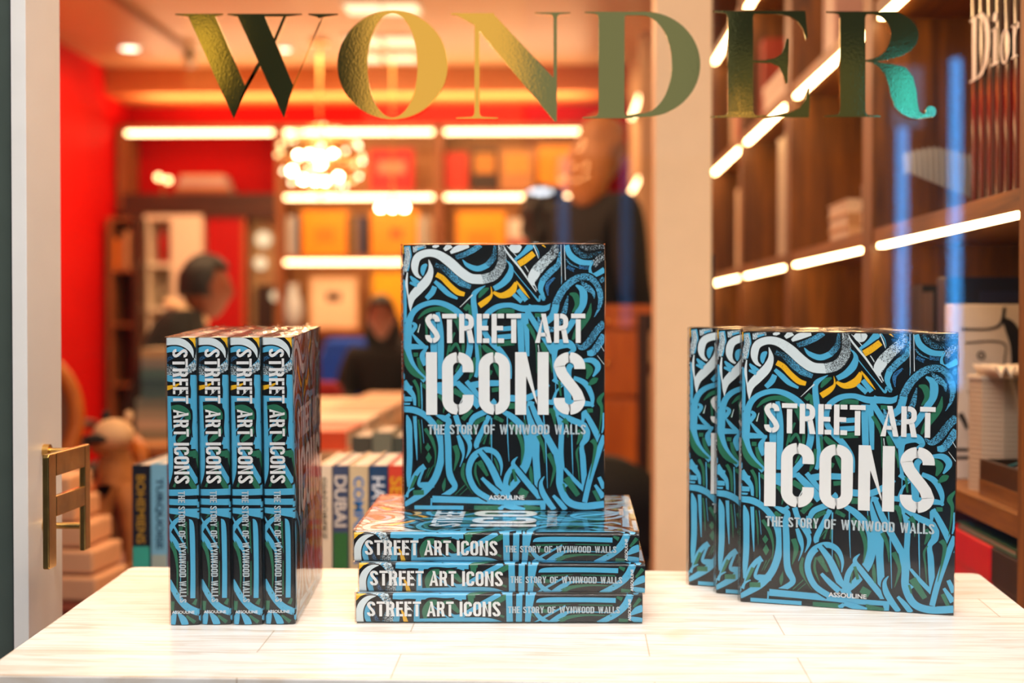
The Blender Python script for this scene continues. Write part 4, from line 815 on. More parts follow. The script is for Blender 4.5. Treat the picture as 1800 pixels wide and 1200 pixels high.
serif_letter(wt, 'D', 2.368, 2.258, 1.437, 1.539)
serif_letter(wt, 'i', 2.252, 2.215, 1.443, 1.525)
serif_letter(wt, 'o', 2.208, 2.160, 1.436, 1.488)
serif_letter(wt, 'r', 2.153, 2.115, 1.437, 1.487)
faces_towards(wt, (-1, 0, 0))
place = ['leftmost', 'second', 'third', 'fourth', 'fifth', 'rightmost']
for i in range(6):
    y1, y0 = ys[i], ys[i + 1]
    e = thing('lacquered_book', '%s of the six tall glossy black and dark red volumes in the bookcase' % place[i], 'book', 'black and red volumes in the bookcase', mat=Tr(xs_, y0 + .001, zb))
    bm = bmesh.new(); T = y1 - y0 - .003
    prof = [(.0, 0)] + [(-.003 * sin(pi * q / 8), T * q / 8) for q in range(1, 8)] + [(0, T), (.24, T), (.24, 0)]
    A = [bm.verts.new((x, y, 0)) for x, y in prof]; B = [bm.verts.new((x, y, .345)) for x, y in prof]
    for q in range(len(prof)): bm.faces.new((A[q], A[(q + 1) % len(prof)], B[(q + 1) % len(prof)], B[q]))
    bm.faces.new(A[::-1]); bm.faces.new(B); bmesh.ops.recalc_face_normals(bm, faces=bm.faces)
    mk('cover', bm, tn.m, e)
    mk('page_block', bx(.235, .2415, .004, T - .004, .004, .341), page_mat(), e)
    t = clipped(wt, y0 + .001, y1 - .002)
    if len(t.faces):
        t.transform(Matrix.Translation((-xs_ - .0006, -(y0 + .001), -zb))); mk('spine_lettering', t, pm('letter_white', '#eee6dc', .35), e)
wt.free()
# white paper fan leaning behind them
fan = bmesh.new(); Fm = []
for i in range(25):
    u = i / 24; px = 1587 + 120 * u; top = 262 + 26 * abs(u - .45) ** 1.3 * 1.2 - (6 if i % 2 else 0); q0 = at(px, top, 2.62 + (.008 if i % 2 else 0)); q1 = at(1590 + 118 * u, 300 + 48 * u + (8 if u < .02 else 0), 2.60 + (.008 if i % 2 else 0)); Fm.append((fan.verts.new(q0), fan.verts.new(q1)))
for a, b_ in zip(Fm, Fm[1:]): fan.faces.new((a[1], b_[1], b_[0], a[0]))
c0 = sum((v.co for v in fan.verts), Vector()) / len(fan.verts); base = Vector((c0.x, c0.y, min(v.co.z for v in fan.verts)))
fan.transform(Matrix.Translation(-base)); paper = pm('white_paper', '#9c958c', .8, var=.03)
e = thing('paper_fan', 'white pleated paper fan beside the black and red volumes', 'fan', loc=base)
o = mk('pleated_leaf', fan, paper, e); sd = o.modifiers.new('s', 'SOLIDIFY'); sd.thickness = .0012
bm = bmesh.new(); cyl(bm, (.02, .01, -(base.z - 1.2355)), (.02, .01, .03), .004, seg=8); lathe(bm, [(.03, -(base.z - 1.2355)), (.03, -(base.z - 1.2355) + .006)], (.02, .01, 0)); mk('stand', bm, pm('thin_metal', '#7a6a55', .4, metal=.6), e)
S1 = .770
# lower compartment of the nearest bay
for i, (y, h, c, tcol) in enumerate(((2.80, .345, '#141414', '#c9c2b4'), (2.755, .345, '#101113', '#d9d2c2'), (2.712, .33, '#2b2019', '#8d7a5d'), (2.672, .33, '#1c1712', '#a08860'))):
    plain_book('dark_book', ['black book with white dots of lettering farthest in the lit bay', 'black book with pale lettering next to the brown spines', 'brown black spine left of the white drawing box', 'thinner brown spine touching the white drawing box'][i],
               Tr(.70, y, S1), .22, h, .038, c, 'dark books in the lower bay', title='ONOGO', tcol=tcol, tspan=(.25, .8), tw_=.3)
bx_n = thing('slipcase', 'dark navy slipcase standing behind the white drawing box', 'box', loc=(.70, 2.585, S1))
mk('case', bx(0, .28, 0, .06, 0, .355), pm('navy_board', '#10142c', .4), bx_n, bevel=.002); mk('label_panel', bx(.06, .22, -.001, 0, .30, .33), pm('navy_label', '#1d2446', .4), bx_n)
wf = thing('drawing_box', 'white box with a black line drawing of an abstract face', 'box', loc=(.690, 2.50, S1))
mk('box_body', bx(0, .26, 0, .055, 0, .305), pm('matt_white_board', '#d9cdbf', .6), wf, bevel=.002)
bm = bmesh.new(); pen = Pen(bm, lambda x, y, e_: (x, -.0012 - e_, y), 1e-5, 0)
K = 0
for pts in ([(.012, .262, .004), (.06, .262, .004), (.082, .272, .006), (.088, .30, .006)], [(.085, .28, .008), (.10, .262, .022), (.112, .22, .026), (.112, .12, .026), (.10, .06, .02)], [(.02, .238, .003), (.085, .238, .003), (.088, .20, .003), (.088, .12, .003)],
            [(.025, .152, .003), (.05, .17, .004), (.074, .184, .003)], [(.026, .146, .002), (.076, .172, .003)], [(.15, .30, .01), (.147, .26, .03), (.157, .21, .038), (.185, .17, .02)], [(.13, .165, .012), (.15, .17, .02), (.162, .155, .012)],
            [(.012, .115, .010), (.02, .10, .008), (.024, .088, .005)], [(0.0, .052, .005), (.055, .052, .005)], [(0, .038, .005), (.055, .038, .005)], [(.055, .165, .010), (.07, .165, .010)]):
    pen.ribbon(pts, K)
for cx, cz in ((.048, .216), (.066, .193)): pen.ribbon([(cx + .006 * cos(q * .8), cz + .006 * sin(q * .8), .003) for q in range(9)], K); pen.poly([(cx + .002 * cos(q), cz + .002 * sin(q)) for q in range(6)], K)
faces_towards(bm, (0, -1, 0)); mk('line_drawing', bm, pm('drawing_black', '#15161a', .5), wf)
vz = thing('ribbed_box', 'white ribbed octagonal box with small white letters standing on its lid', 'box', loc=(.735, 2.36, S1))
bm = bmesh.new(); prof = []
for i in range(48): prof.append((  .058 - (.0006 if i % 2 else 0), .00385 * i))
lathe(bm, prof, seg=10); mk('ribbed_body', bm, pm('ribbed_white', '#b8a188', .6, var=.02), vz)
bm = bmesh.new(); lathe(bm, [(.060, .182), (.060, .187)], seg=10); mk('lid', bm, pm('lid_white', '#cfbfaa', .5), vz)
t = text_bm('W AT', .085, .018, depth=.06); t.transform(Tr(-.05, -.052, .1875)); mk('raised_letters', t, pm('lid_white', '#cfbfaa', .5), vz)
bm = bmesh.new(); ball(bm, (-.012, -.05, .193), .0045, 2); mk('orange_dot', bm, pm('orange_bead', '#e08a1a', .4), vz, smooth=True)
ty_ = thing('wooden_tray', 'dark wooden tray holding a teal book at the shelf edge', 'tray', loc=(.672, 2.05, S1))
bm = bmesh.new(); box(bm, 0, .16, 0, .23, 0, .006); box(bm, 0, .008, 0, .23, .006, .058); box(bm, .152, .16, 0, .23, .006, .058); box(bm, .008, .152, 0, .008, .006, .058); box(bm, .008, .152, .222, .23, .006, .058)
mk('tray_body', bm, wood('dark_walnut', '#1d0f08', '#4a2c18', .35, axis=1), ty_); mk('pale_base', bx(-.001, 0, 0, .23, .0, .026), oaky, ty_)
tl = plain_book('teal_book', 'teal and pale green book lying in the dark wooden tray', Tr(.69, 2.07, S1 + .058 + .002) @ Matrix.Rotation(radians(-12), 4, 'X') @ Matrix(((0, 0, 1, 0), (1, 0, 0, 0), (0, 1, 0, 0), (0, 0, 0, 1))), .15, .12, .022, '#2f7e86', cat='book')
# below the shelf: big coloured boxes
L0 = .330
def bigbox(y0, y1, z0, h, col, lab, name='gift_box', x=.657, dep=.3):
    e_ = thing(name, lab, 'box', loc=(x, y0, z0)); mk('box_body', bx(0, dep, 0, y1 - y0, 0, h * .86), pm('box_' + col, col, .35), e_, bevel=.002); mk('lid', bx(-.002, dep + .002, -.002, y1 - y0 + .002, h * .86, h), pm('box_' + col, col, .35), e_, bevel=.002); return e_
bigbox(2.170, 2.42, L0, .375, '#e0101a', 'bright red box under the lowest visible shelf'); bigbox(2.01, 2.160, L0, .375, '#17110f', 'black box next to the red box under the shelf')
plain_book('green_book', 'mottled green book lying on the red box under the shelf', Tr(.66, 2.06, L0 + .3755 + .012) @ Matrix(((0, 0, 1, 0), (1, 0, 0, 0), (0, -1, 0, 0), (0, 0, 0, 1))) , .30, .24, .012, '#2c5a3a')
# other bays: books standing and lying
z2 = 1.235; z3 = 1.70
def stand(y, x, H, T, col, lab, z, W=.2, **k): return plain_book('shelved_book', lab, Tr(x, y, z), W, H, T, col, 'books standing in the farther bays', **k)
stand(4.50, .70, .38, .035, '#dcd0c0', 'white spine left of the tall black volume in the third bay', z2)
stand(4.38, .70, .38, .04, '#e6ddd0', 'second white spine against the tall black volume', z2)
stand(4.20, .70, .37, .13, '#11140f', 'thick black volume with a pale dot in the third bay', z2, band=[('#cfc6b8', .86, .93)])
stand(5.35, .69, .31, .16, '#e9d6b8', 'wide cream book in the farthest visible bay beside the column', z2)
for i, (h, c) in enumerate(((.030, '#3a1d10'), (.028, '#b98c5c'), (.030, '#1a120c'), (.03, '#a8713f'))):
    plain_book('lying_book', ['bottom dark brown', 'lower tan', 'upper black', 'topmost light brown'][i] + ' book of the small pile beside the walnut upright', Tr(.70, 3.12 + .01 * i, z2 + .0305 * (i + 1)) @ Matrix(((0, 0, 1, 0), (1, 0, 0, 0), (0, -1, 0, 0), (0, 0, 0, 1))), .2 - .012 * i, .2, h, c, 'small pile in the second bay')
for i in range(3):
    plain_book('lying_book', ['bottom', 'middle', 'top'][i] + ' cream book of the pale pile in the second bay', Tr(.69, 3.40 + .006 * i, z2 + .0335 * (i + 1)) @ Matrix(((0, 0, 1, 0), (1, 0, 0, 0), (0, -1, 0, 0), (0, 0, 0, 1))), .24, .22, .033, ['#e2b98c', '#c79a6a', '#ead2b4'][i], 'pale pile in the second bay')
for i, (y, c) in enumerate(((3.10, '#1b2f24'), (3.16, '#2f5a3e'), (3.62, '#b88f86'), (3.67, '#d9d3cc'), (3.73, '#c4a9a0'))):
    stand(y, .70, .40, .045, c, ['dark green', 'mid green', 'dusty pink', 'pale grey', 'mauve'][i] + ' tall spine on the upper shelf above the letter R', z3)
wb = thing('storage_box', 'white glowing box on the upper shelf behind the letter E', 'box', loc=(.69, 4.08, z3)); mk('box_body', bx(0, .25, 0, .7, 0, .085), pm('soft_white', '#f2ece2', .6), wb); mk('lid', bx(-.003, .253, -.003, .703, .085, .115), pm('soft_white', '#f2ece2', .6), wb)
for i, (y, c) in enumerate(((4.86, '#a33a22'), (5.15, '#8a2b1c'), (5.28, '#c9b48c'), (5.41, '#6d6a3c'), (5.54, '#b23a24'), (5.67, '#e2cfa8'))):
    stand(y, .70, .30 + .02 * (i % 3), .10, c, ['rust red', 'dark red', 'sand coloured', 'olive', 'brick red', 'ivory'][i] + ' book in the fourth bay above the strip light', z3)

# ---------------------------------------------------------------- back wall shelving
bw = thing('wall_shelving', 'lit wooden display shelving across the red back wall', 'shelving', loc=(-1.4, 9.6, 0))
YS = 9.62; def_ = lambda px: at(px, 560, YS).x
xa, xb_, xc, xd = def_(213), def_(491), def_(772), def_(1062)
amber = pm('honey_backing', '#c98a4c', .5, var=.06, scale=3); dkw = wood('dark_beam', '#2a140c', '#4f2a18', .45, axis=0)
hw = wood('honey_upright', '#6d3a1a', '#a8683a', .45, axis=2)
for x in (xa, xb_, xc, xd): mk('upright', rel(bx(x - .022, x + .022, YS, 9.97, 0 if x > xa else 1.78, 2.36), bw), hw, bw)
mk('top_board', rel(bx(xa, xd, YS, 9.97, 2.33, 2.37), bw), hw, bw)
for x0, x1, first in ((xa, xb_, True), (xb_, xc, False), (xc, xd, False)):
    if not first: mk('back_panel', rel(bx(x0 + .022, x1 - .022, 9.94, 9.97, .98, 2.33), bw), amber, bw)
    for z in (2.30, 1.86, 1.42):
        if first and z < 2: continue
        mk('light_strip', rel(bx(x0 + .04, x1 - .04, YS - .006, YS + .012, z, z + .026), bw), led2, bw)
        if z < 2.2: mk('shelf', rel(bx(x0 + .022, x1 - .022, YS, 9.94, z + .026, z + .06), bw), hw, bw)
    if first: mk('dark_beam', rel(bx(x0 + .022, x1 - .022, YS - .02, 9.97, 1.74, 1.90), bw), dkw, bw)
    else: mk('shelf', rel(bx(x0 + .022, x1 - .022, YS, 9.94, .94, .98), bw), hw, bw)
    if not first: mk('base_cabinet', rel(bx(x0 + .022, x1 - .022, YS + .02, 9.94, 0, .94), bw), dkw, bw)
SH = {1: 1.92, 2: 1.48, 3: .98}
def faceout(px0, px1, py, lvl, col, lab, face=None, Y=9.70):
    a = at(px0, py, Y); b_ = at(px1, py, Y); z = SH[lvl]
    return plain_book('display_book', lab, Tr(a.x, Y, z), b_.x - a.x, max(.05, a.z - z), .03, col, 'books shown face out on the back wall', face=face)
faceout(531, 611, 370, 2, '#f59a10', 'left yellow orange book shown face out under the chandelier', [('#e8820c', .3, .7, .3, .62)])
faceout(652, 736, 370, 2, '#f59a10', 'yellow orange book shown face out with a red centre mark', [('#e0600c', .4, .66, .38, .6)])
faceout(803, 888, 372, 2, '#f5a015', 'yellow book shown face out in the right bay', [('#e88a10', .22, .78, .1, .55)])
faceout(650, 727, 262, 1, '#c8140c', 'red book with a pale oval shown face out', [('#e88a6a', .18, .82, .42, .72)])
faceout(782, 822, 268, 1, '#d0351a', 'orange red book at the left end of the upper right bay')
faceout(828, 876, 262, 1, '#3a2a20', 'dark book with a tan disc on its cover', [('#c98a3a', .12, .88, .42, .9)])
faceout(879, 938, 262, 1, '#c08a55', 'tan book with a round mark on its cover', [('#d8a04a', .12, .88, .42, .9)])
faceout(945, 1010, 256, 1, '#f0a020', 'bright yellow book at the right end of the upper bay')
faceout(655, 712, 478, 3, '#f0b012', 'bright yellow book above the dark haired woman')
faceout(893, 925, 385, 2, '#ddd5c8', 'white and red book beside the yellow one on the right', [('#b03a2a', 0, 1, .2, .45)])
faceout(928, 960, 392, 2, '#c9b8a2', 'pale book nearest the curly dark head')
for i, (px, c) in enumerate(((614, '#3b2a1a'), (623, '#8a6a2a'), (632, '#4a3a5a'), (641, '#2a2a3a'), (738, '#d8c9b0'), (747, '#7a8a8a'), (756, '#c9a27a'), (508, '#c9b9a9'), (517, '#9aa4b0'))):
    a = at(px, 380, 9.70); plain_book('small_book', ['dark brown', 'ochre', 'violet', 'blue black', 'cream', 'grey green', 'light tan', 'pale beige', 'pale grey'][i] + ' narrow spine between the face out books on the middle shelf', Tr(a.x + .016, 9.70, SH[2]) @ Rz(90), .16, a.z - SH[2], .034, c, 'narrow spines on the back shelves')
# left bay items
pile = at(355, 350, 9.7)
for i, (c, w_) in enumerate((('#8a4a30', .40), ('#c98a60', .36), ('#a8a0a8', .34), ('#d8b090', .30))):
    plain_book('lying_book', ['bottom rust', 'second tan', 'third grey', 'top cream'][i] + ' book of the pile high in the left back bay', Tr(pile.x - w_ / 2, 9.70, 1.90 + .034 * (i + 1)) @ Matrix(((0, 0, 1, 0), (1, 0, 0, 0), (0, -1, 0, 0), (0, 0, 0, 1))), .2, w_, .033, c, 'pile high in the left back bay')
q = at(285, 315, 9.72)
tl_ = thing('table_lamp', 'small glowing orange lamp at the left end of the top back shelf', 'lamp', loc=(q.x, 9.74, 1.90))
bm = bmesh.new(); lathe(bm, [(.05, 0), (.05, .012), (.012, .02), (.012, .10)]); mk('lamp_base', bm, pm('copper', '#a8683a', .3, metal=.8), tl_)
for dx in (-.03, .035): bm = bmesh.new(); ball(bm, (dx, 0, .125 - .02 * (dx > 0)), .022, 2); mk('bulb', bm, emit('lamp_orange', (1, .5, .2), 9), tl_)
q = at(586, 520, 9.75)
pf = thing('picture_frame', 'cream framed picture with a small dark centre on the back shelf', 'picture', loc=(q.x, 9.76, .98))
mk('frame', bx(-.165, .165, 0, .02, .0, .36), pm('cream_frame', '#f0c898', .5), pf, bevel=.004); mk('print', bx(-.145, .145, -.002, 0, .02, .34), pm('cream_mount', '#f6dcb8', .6), pf); mk('dark_mark', bx(-.05, .05, -.004, -.002, .19, .25), pm('dark_print', '#5a4636', .6), pf)
q = at(514, 525, 9.72)
vs_ = thing('vase', 'pale blue white vase at the left of the framed picture', 'vase', loc=(q.x, 9.74, .98))
bm = bmesh.new(); lathe(bm, [(.03, 0), (.06, .05), (.07, .14), (.05, .22), (.03, .27), (.04, .30)]); mk('vase_body', bm, pm('pale_blue_glaze', '#c9d4dc', .3), vs_, smooth=True); bm = bmesh.new(); lathe(bm, [(.041, .30), (.041, .308)]); mk('rim', bm, pm('rim_white', '#f0ece4', .3), vs_)
# left bay lower: white open cabinet, red panel, mirror-like niche
q0, q1 = at(255, 378, 9.6), at(356, 378, 9.6)
wc = thing('white_cabinet', 'white cabinet with open shelves behind the seated man', 'cabinet', loc=(q0.x, 9.58, 0)); wh = pm('warm_white', '#f3e4cc', .5, var=.02); Wd = q1.x - q0.x
mk('side_panel', bx(0, .03, 0, .3, 0, q0.z), wh, wc); mk('side_panel', bx(Wd * .46, Wd, 0, .3, 0, q0.z), wh, wc); mk('back_panel', bx(.03, Wd * .46, .28, .3, 0, q0.z), pm('cabinet_back', '#cbbb9f', .6), wc)
for z in (.3, .7, 1.10, 1.40, q0.z - .03): mk('shelf', bx(.03, Wd * .46, 0, .28, z, z + .03), wh, wc)
for i, (x, z, c, h) in enumerate(((.07, 1.43, '#c8161a', .26), (.06, 1.13, '#a89c88', .16), (.08, .73, '#8f8a70', .25))):
    o_ = thing('storage_bottle', ['red bottle at the top of the white cabinet', 'grey bottle in the middle of the white cabinet', 'olive bottle low in the white cabinet'][i], 'bottle', loc=(q0.x + x + .03, 9.70, z)); bm = bmesh.new(); lathe(bm, [(.035, 0), (.035, h * .7), (.015, h * .85), (.015, h)], seg=16); mk('bottle_body', bm, pm('bottle_' + c, c, .3), o_, smooth=True); bm = bmesh.new(); lathe(bm, [(.017, h), (.017, h + .012)], seg=16); mk('cap', bm, wh, o_)
q0, q1 = at(362, 378, 9.6), at(424, 378, 9.6)
rp_ = thing('red_panel', 'tall red lacquered panel between the white cabinet and the niche', 'panel', loc=(q0.x, 9.62, 0)); mk('panel_board', bx(0, q1.x - q0.x, 0, .05, 0, 1.74), pm('deep_red_panel', '#b00c08', .35), rp_); mk('edge_trim', bx(q1.x - q0.x, q1.x - q0.x + .025, -.01, .05, 0, 1.74), pm('orange_edge', '#b5562a', .5), rp_)
q0, q1 = at(432, 378, 9.6), at(486, 378, 9.6)
ni = thing('glazed_niche', 'beige niche with round lamps beside the red panel', 'display case', loc=(q0.x, 9.7, 0)); mk('backing', bx(0, q1.x - q0.x, .05, .08, 0, 1.74), pm('niche_beige', '#b89468', .4), ni)
for px, py, r_ in ((462, 420, .055), (457, 462, .045), (483, 520, .035)):
    bm = bmesh.new(); a = at(px, py, 9.68); ball(bm, (a.x - q0.x, .0, a.z), r_, 2); mk('globe_light', bm, emit('globe_%d' % py, (1, .72, .42), 1.3), ni)
mk('dark_object', bx(.05, .16, 0, .05, .98, 1.28), pm('dark_brown', '#2a1810', .5), ni)
# narrow shelf beside the red wall at far left
ns = thing('corner_shelf', 'narrow corner shelf with orange and brown books by the left red wall', 'shelf', loc=(-2.98, 9.35, 0))
mk('side_panel', bx(0, .03, 0, .3, 0, 1.72), hw, ns); mk('side_panel', bx(.17, .20, 0, .3, 0, 1.72), dkw, ns)
for z in (.6, 1.0, 1.36, 1.70): mk('shelf', bx(.03, .17, 0, .3, z, z + .02), hw, ns)
for i, (x, c) in enumerate(((.035, '#d8781a'), (.072, '#8a5a3a'), (.108, '#c9a070'))): plain_book('small_book', ['orange', 'brown', 'beige'][i] + ' book on the narrow corner shelf', Tr(-2.98 + x + .034, 9.38, 1.38) @ Rz(90), .2, .2 + .03 * i, .032, c, 'books on the corner shelf')

# ---------------------------------------------------------------- ceiling fittings and chandelier
def downlight(px, py, lab, r=.06):
    d = _f + _r * ((px - 900) / F) + _u * ((600 - py) / F); k = (ZC - CAMZ) / d.z; p = Vector((0, 0, CAMZ)) + d * k
    e_ = thing('ceiling_light', lab, 'ceiling light', 'recessed ceiling lights', loc=(p.x, p.y, ZC - .012)); bm = bmesh.new(); lathe(bm, [(r, 0), (r + .015, .002), (r + .015, .012)], seg=24); mk('rim', bm, pm('rim_metal', '#d8d0c4', .4), e_)
    bm = bmesh.new(); lathe(bm, [(r * .9, -.004), (r * .9, .0)], seg=24); mk('lens', bm, emit('downlight', (1, .8, .58), 5), e_)
downlight(228, 82, 'round recessed ceiling light near the left red wall'); downlight(500, 84, 'round recessed ceiling light behind the letter W', .04)
for i, (px, py) in enumerate(((640, 12), (705, 12), (640, 70), (705, 70), (640, 100), (705, 100))):  # glowing squares in place of the chandelier light falling on the ceiling
    d = _f + _r * ((px - 900) / F) + _u * ((600 - py) / F); k = (ZC - CAMZ) / d.z; p = Vector((0, 0, CAMZ)) + d * k
    e_ = thing('ceiling_glow_patch', ['nearest left', 'nearest right', 'second row left', 'second row right', 'rear left', 'rear right'][i] + ' glowing square standing in for chandelier light on the ceiling', 'ceiling light', 'glowing patches standing in for chandelier light', loc=(p.x, p.y, ZC - .012))
    mk('frame', bx(-.11, .11, -.14, .14, 0, .012), pm('rim_metal', '#d8d0c4', .4), e_); mk('glow_sheet', bx(-.095, .095, -.12, .12, -.004, 0), emit('panel_glow', (1, .70, .40), 2.2), e_)
tk_ = thing('ceiling_track', 'thin track rail running along the ceiling at the left', 'track rail', loc=(-2.30, 7.9, ZC)); mk('rail', bx(-.02, .02, -1.1, 1.1, -.03, 0), pm('bronze_rail', '#8a5a38', .4), tk_)
bm = bmesh.new(); cyl(bm, (0, .9, -.03), (.03, .9, -.11), .03, seg=12); mk('spot_head', bm, pm('dark_spot', '#5a3a28', .4), tk_)
bm = bmesh.new(); box(bm, XL, 1.04, 9.45, YB, 2.55, ZC); struct('trim_4', bm, pm('soffit_orange', '#c87a42', .5, var=.04))
def chandelier(px, py, Y, R, lab, bulbs, z_top=ZC):
    c = at(px, py, Y); e_ = thing('chandelier', lab, 'chandelier', loc=(c.x, Y, z_top)); dz = c.z - z_top
    bm = bmesh.new(); cyl(bm, (0, 0, 0), (0, 0, dz + R), .008, seg=8); lathe(bm, [(.06, -.02), (.06, 0)]); mk('suspension_rod', bm, pm('chandelier_gold', (.8, .55, .2, 1), .25, metal=1), e_)
    rr = random.Random(4); bm = bmesh.new()
    for k in range(5): tube(bm, [(R * .9 * cos(a * pi / 12) * sin((k + .5) / 5 * pi), R * .9 * sin(a * pi / 12) * sin((k + .5) / 5 * pi), dz + R * .8 * cos((k + .5) / 5 * pi)) for a in range(24)], .006, 6, True)
    mk('ring_frame', bm, pm('chandelier_gold', (.8, .55, .2, 1), .25, metal=1), e_)
    for k, (bx_, bz) in enumerate(bulbs):
        bm = bmesh.new(); ball(bm, (bx_ * R, -.05 - R * .3 * rr.random(), dz + bz * R), .022, 2); mk('bulb', bm, emit('chandelier_bulb', (1, .76, .42), 45), e_)
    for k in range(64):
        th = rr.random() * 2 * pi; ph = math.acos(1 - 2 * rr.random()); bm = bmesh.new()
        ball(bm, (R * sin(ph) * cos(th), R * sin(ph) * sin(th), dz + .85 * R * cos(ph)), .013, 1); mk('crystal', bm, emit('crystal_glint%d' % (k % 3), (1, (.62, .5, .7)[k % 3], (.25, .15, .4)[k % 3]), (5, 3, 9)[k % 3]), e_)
    return e_
chandelier(562, 283, 8.6, .26, 'round glowing crystal chandelier in front of the back shelves', [(-.45, .1), (-.2, .12), (.05, .05), (.35, .12), (-.35, -.45), (-.05, -.48), (.2, -.5), (.5, -.42), (.1, -.1), (-.6, -.25)])
pdn = at(690, 365, 8.8); e_ = thing('pendant_lamp', 'small pendant with three bright bulbs in front of the middle shelf', 'lamp', loc=(pdn.x, 8.8, ZC))
bm = bmesh.new(); cyl(bm, (0, 0, pdn.z - ZC + .03), (0, 0, 0), .004, seg=6); box(bm, -.09, .09, -.01, .01, pdn.z - ZC + .02, pdn.z - ZC + .03); mk('rod', bm, pm('chandelier_gold', (.8, .55, .2, 1), .25, metal=1), e_)
for x in (-.075, 0, .075): bm = bmesh.new(); ball(bm, (x, 0, pdn.z - ZC), .02, 2); mk('bulb', bm, emit('chandelier_bulb', (1, .76, .42), 45), e_)
# ---------------------------------------------------------------- people
def skin_obj(name, nodes, edges, parent, mat, root=0, sub=2, extra=None, voxel=None):
    """nodes: [(x,y,z,r)], edges: index pairs -> one continuous surface"""
    bm = bmesh.new(); lay = bm.verts.layers.skin.verify(); vs = [bm.verts.new(n[:3]) for n in nodes]
    for v, n in zip(vs, nodes): v[lay].radius = (n[3], n[4] if len(n) > 4 else n[3])
    for a, b in edges: bm.edges.new((vs[a], vs[b]))
    vs[root][lay].use_root = True
    me = bpy.data.meshes.new(name); bm.to_mesh(me); bm.free(); o = bpy.data.objects.new(name, me); COL.objects.link(o)
    sk = o.modifiers.new('skin', 'SKIN'); sk.use_smooth_shade = True; sk.branch_smoothing = .3; ss = o.modifiers.new('sub', 'SUBSURF'); ss.levels = ss.render_levels = sub
    dg = bpy.context.evaluated_depsgraph_get(); m2 = bpy.data.meshes.new_from_object(o.evaluated_get(dg)); bpy.data.objects.remove(o); bpy.data.meshes.remove(me)
    bm = bmesh.new(); bm.from_mesh(m2); bpy.data.meshes.remove(m2)
    if extra: join_bm(bm, extra)
    r = mk(name, bm, mat, parent, smooth=True)
    if voxel: md = r.modifiers.new('remesh', 'REMESH'); md.mode = 'VOXEL'; md.voxel_size = voxel; md.use_smooth_shade = True
    return r
def head_bm(c, R, s=1.0):
    """head looking along +X of its own frame: skull, jaw, nose, brows, lips, ears"""
    bm = bmesh.new(); bmesh.ops.create_icosphere(bm, subdivisions=4, radius=1.0)
    for v in bm.verts:
        x, y, z = v.co; X = x * .098; Y = y * .076; Z = z * .118
        if z < 0: Y *= 1 + .28 * z; X *= 1 + .10 * z; 
        if x > .2:
            X -= .010 * max(0, x - .2)
            X += .026 * math.exp(-(y / .17) ** 2 - ((z + .12) / .22) ** 2) * (1 if z > -.45 else .3)      # nose
            X += .006 * math.exp(-(y / .5) ** 2 - ((z - .28) / .12) ** 2)                                     # brow
            X -= .008 * math.exp(-((abs(y) - .36) / .16) ** 2 - ((z - .10) / .12) ** 2)                       # eye sockets
            X += .007 * math.exp(-(y / .28) ** 2 - ((z + .50) / .06) ** 2) + .006 * math.exp(-(y / .26) ** 2 - ((z + .62) / .06) ** 2)  # lips
            X += .012 * math.exp(-(y / .35) ** 2 - ((z + .88) / .14) ** 2)                                    # chin
        if x < 0 and z > -.2: X *= 1.08
        v.co = (X, Y, Z)
    for sgn in (-1, 1):
        ball(bm, (-.008, sgn * .078, -.008), 1, 2, sc=(.018, .008, .032)); ball(bm, (-.014, sgn * .081, -.022), 1, 2, sc=(.010, .008, .012))
        ball(bm, (.083, sgn * .028, .012), .0115, 2)
    bm.transform(Matrix.Translation(c) @ R @ Matrix.Scale(s, 4)); return bm
def hand_nodes(N, E, wrist, dirv, side, root):
    """palm and five separate curled fingers"""
    w = Vector(wrist); d = Vector(dirv).normalized(); s = Vector(side).normalized(); n = d.cross(s)
    def add(p, r, a): N.append((p.x, p.y, p.z, r)); E.append((a, len(N) - 1)); return len(N) - 1
    pa = add(w + d * .05, .026, root); kn = add(w + d * .085, .024, pa)
    for k, (o_, L) in enumerate(((-.03, .075), (-.010, .085), (.010, .080), (.028, .062))):
        a = add(w + d * .10 + s * o_, .0095, kn); b = add(w + d * (.10 + L * .5) + s * o_ * 1.1 + n * .010, .0085, a); add(w + d * (.10 + L * .85) + s * o_ * 1.1 + n * .030, .007, b)
    a = add(w + d * .045 - s * .038, .011, pa); b = add(w + d * .08 - s * .058 + n * .012, .0095, a); add(w + d * .105 - s * .058 + n * .026, .008, b)
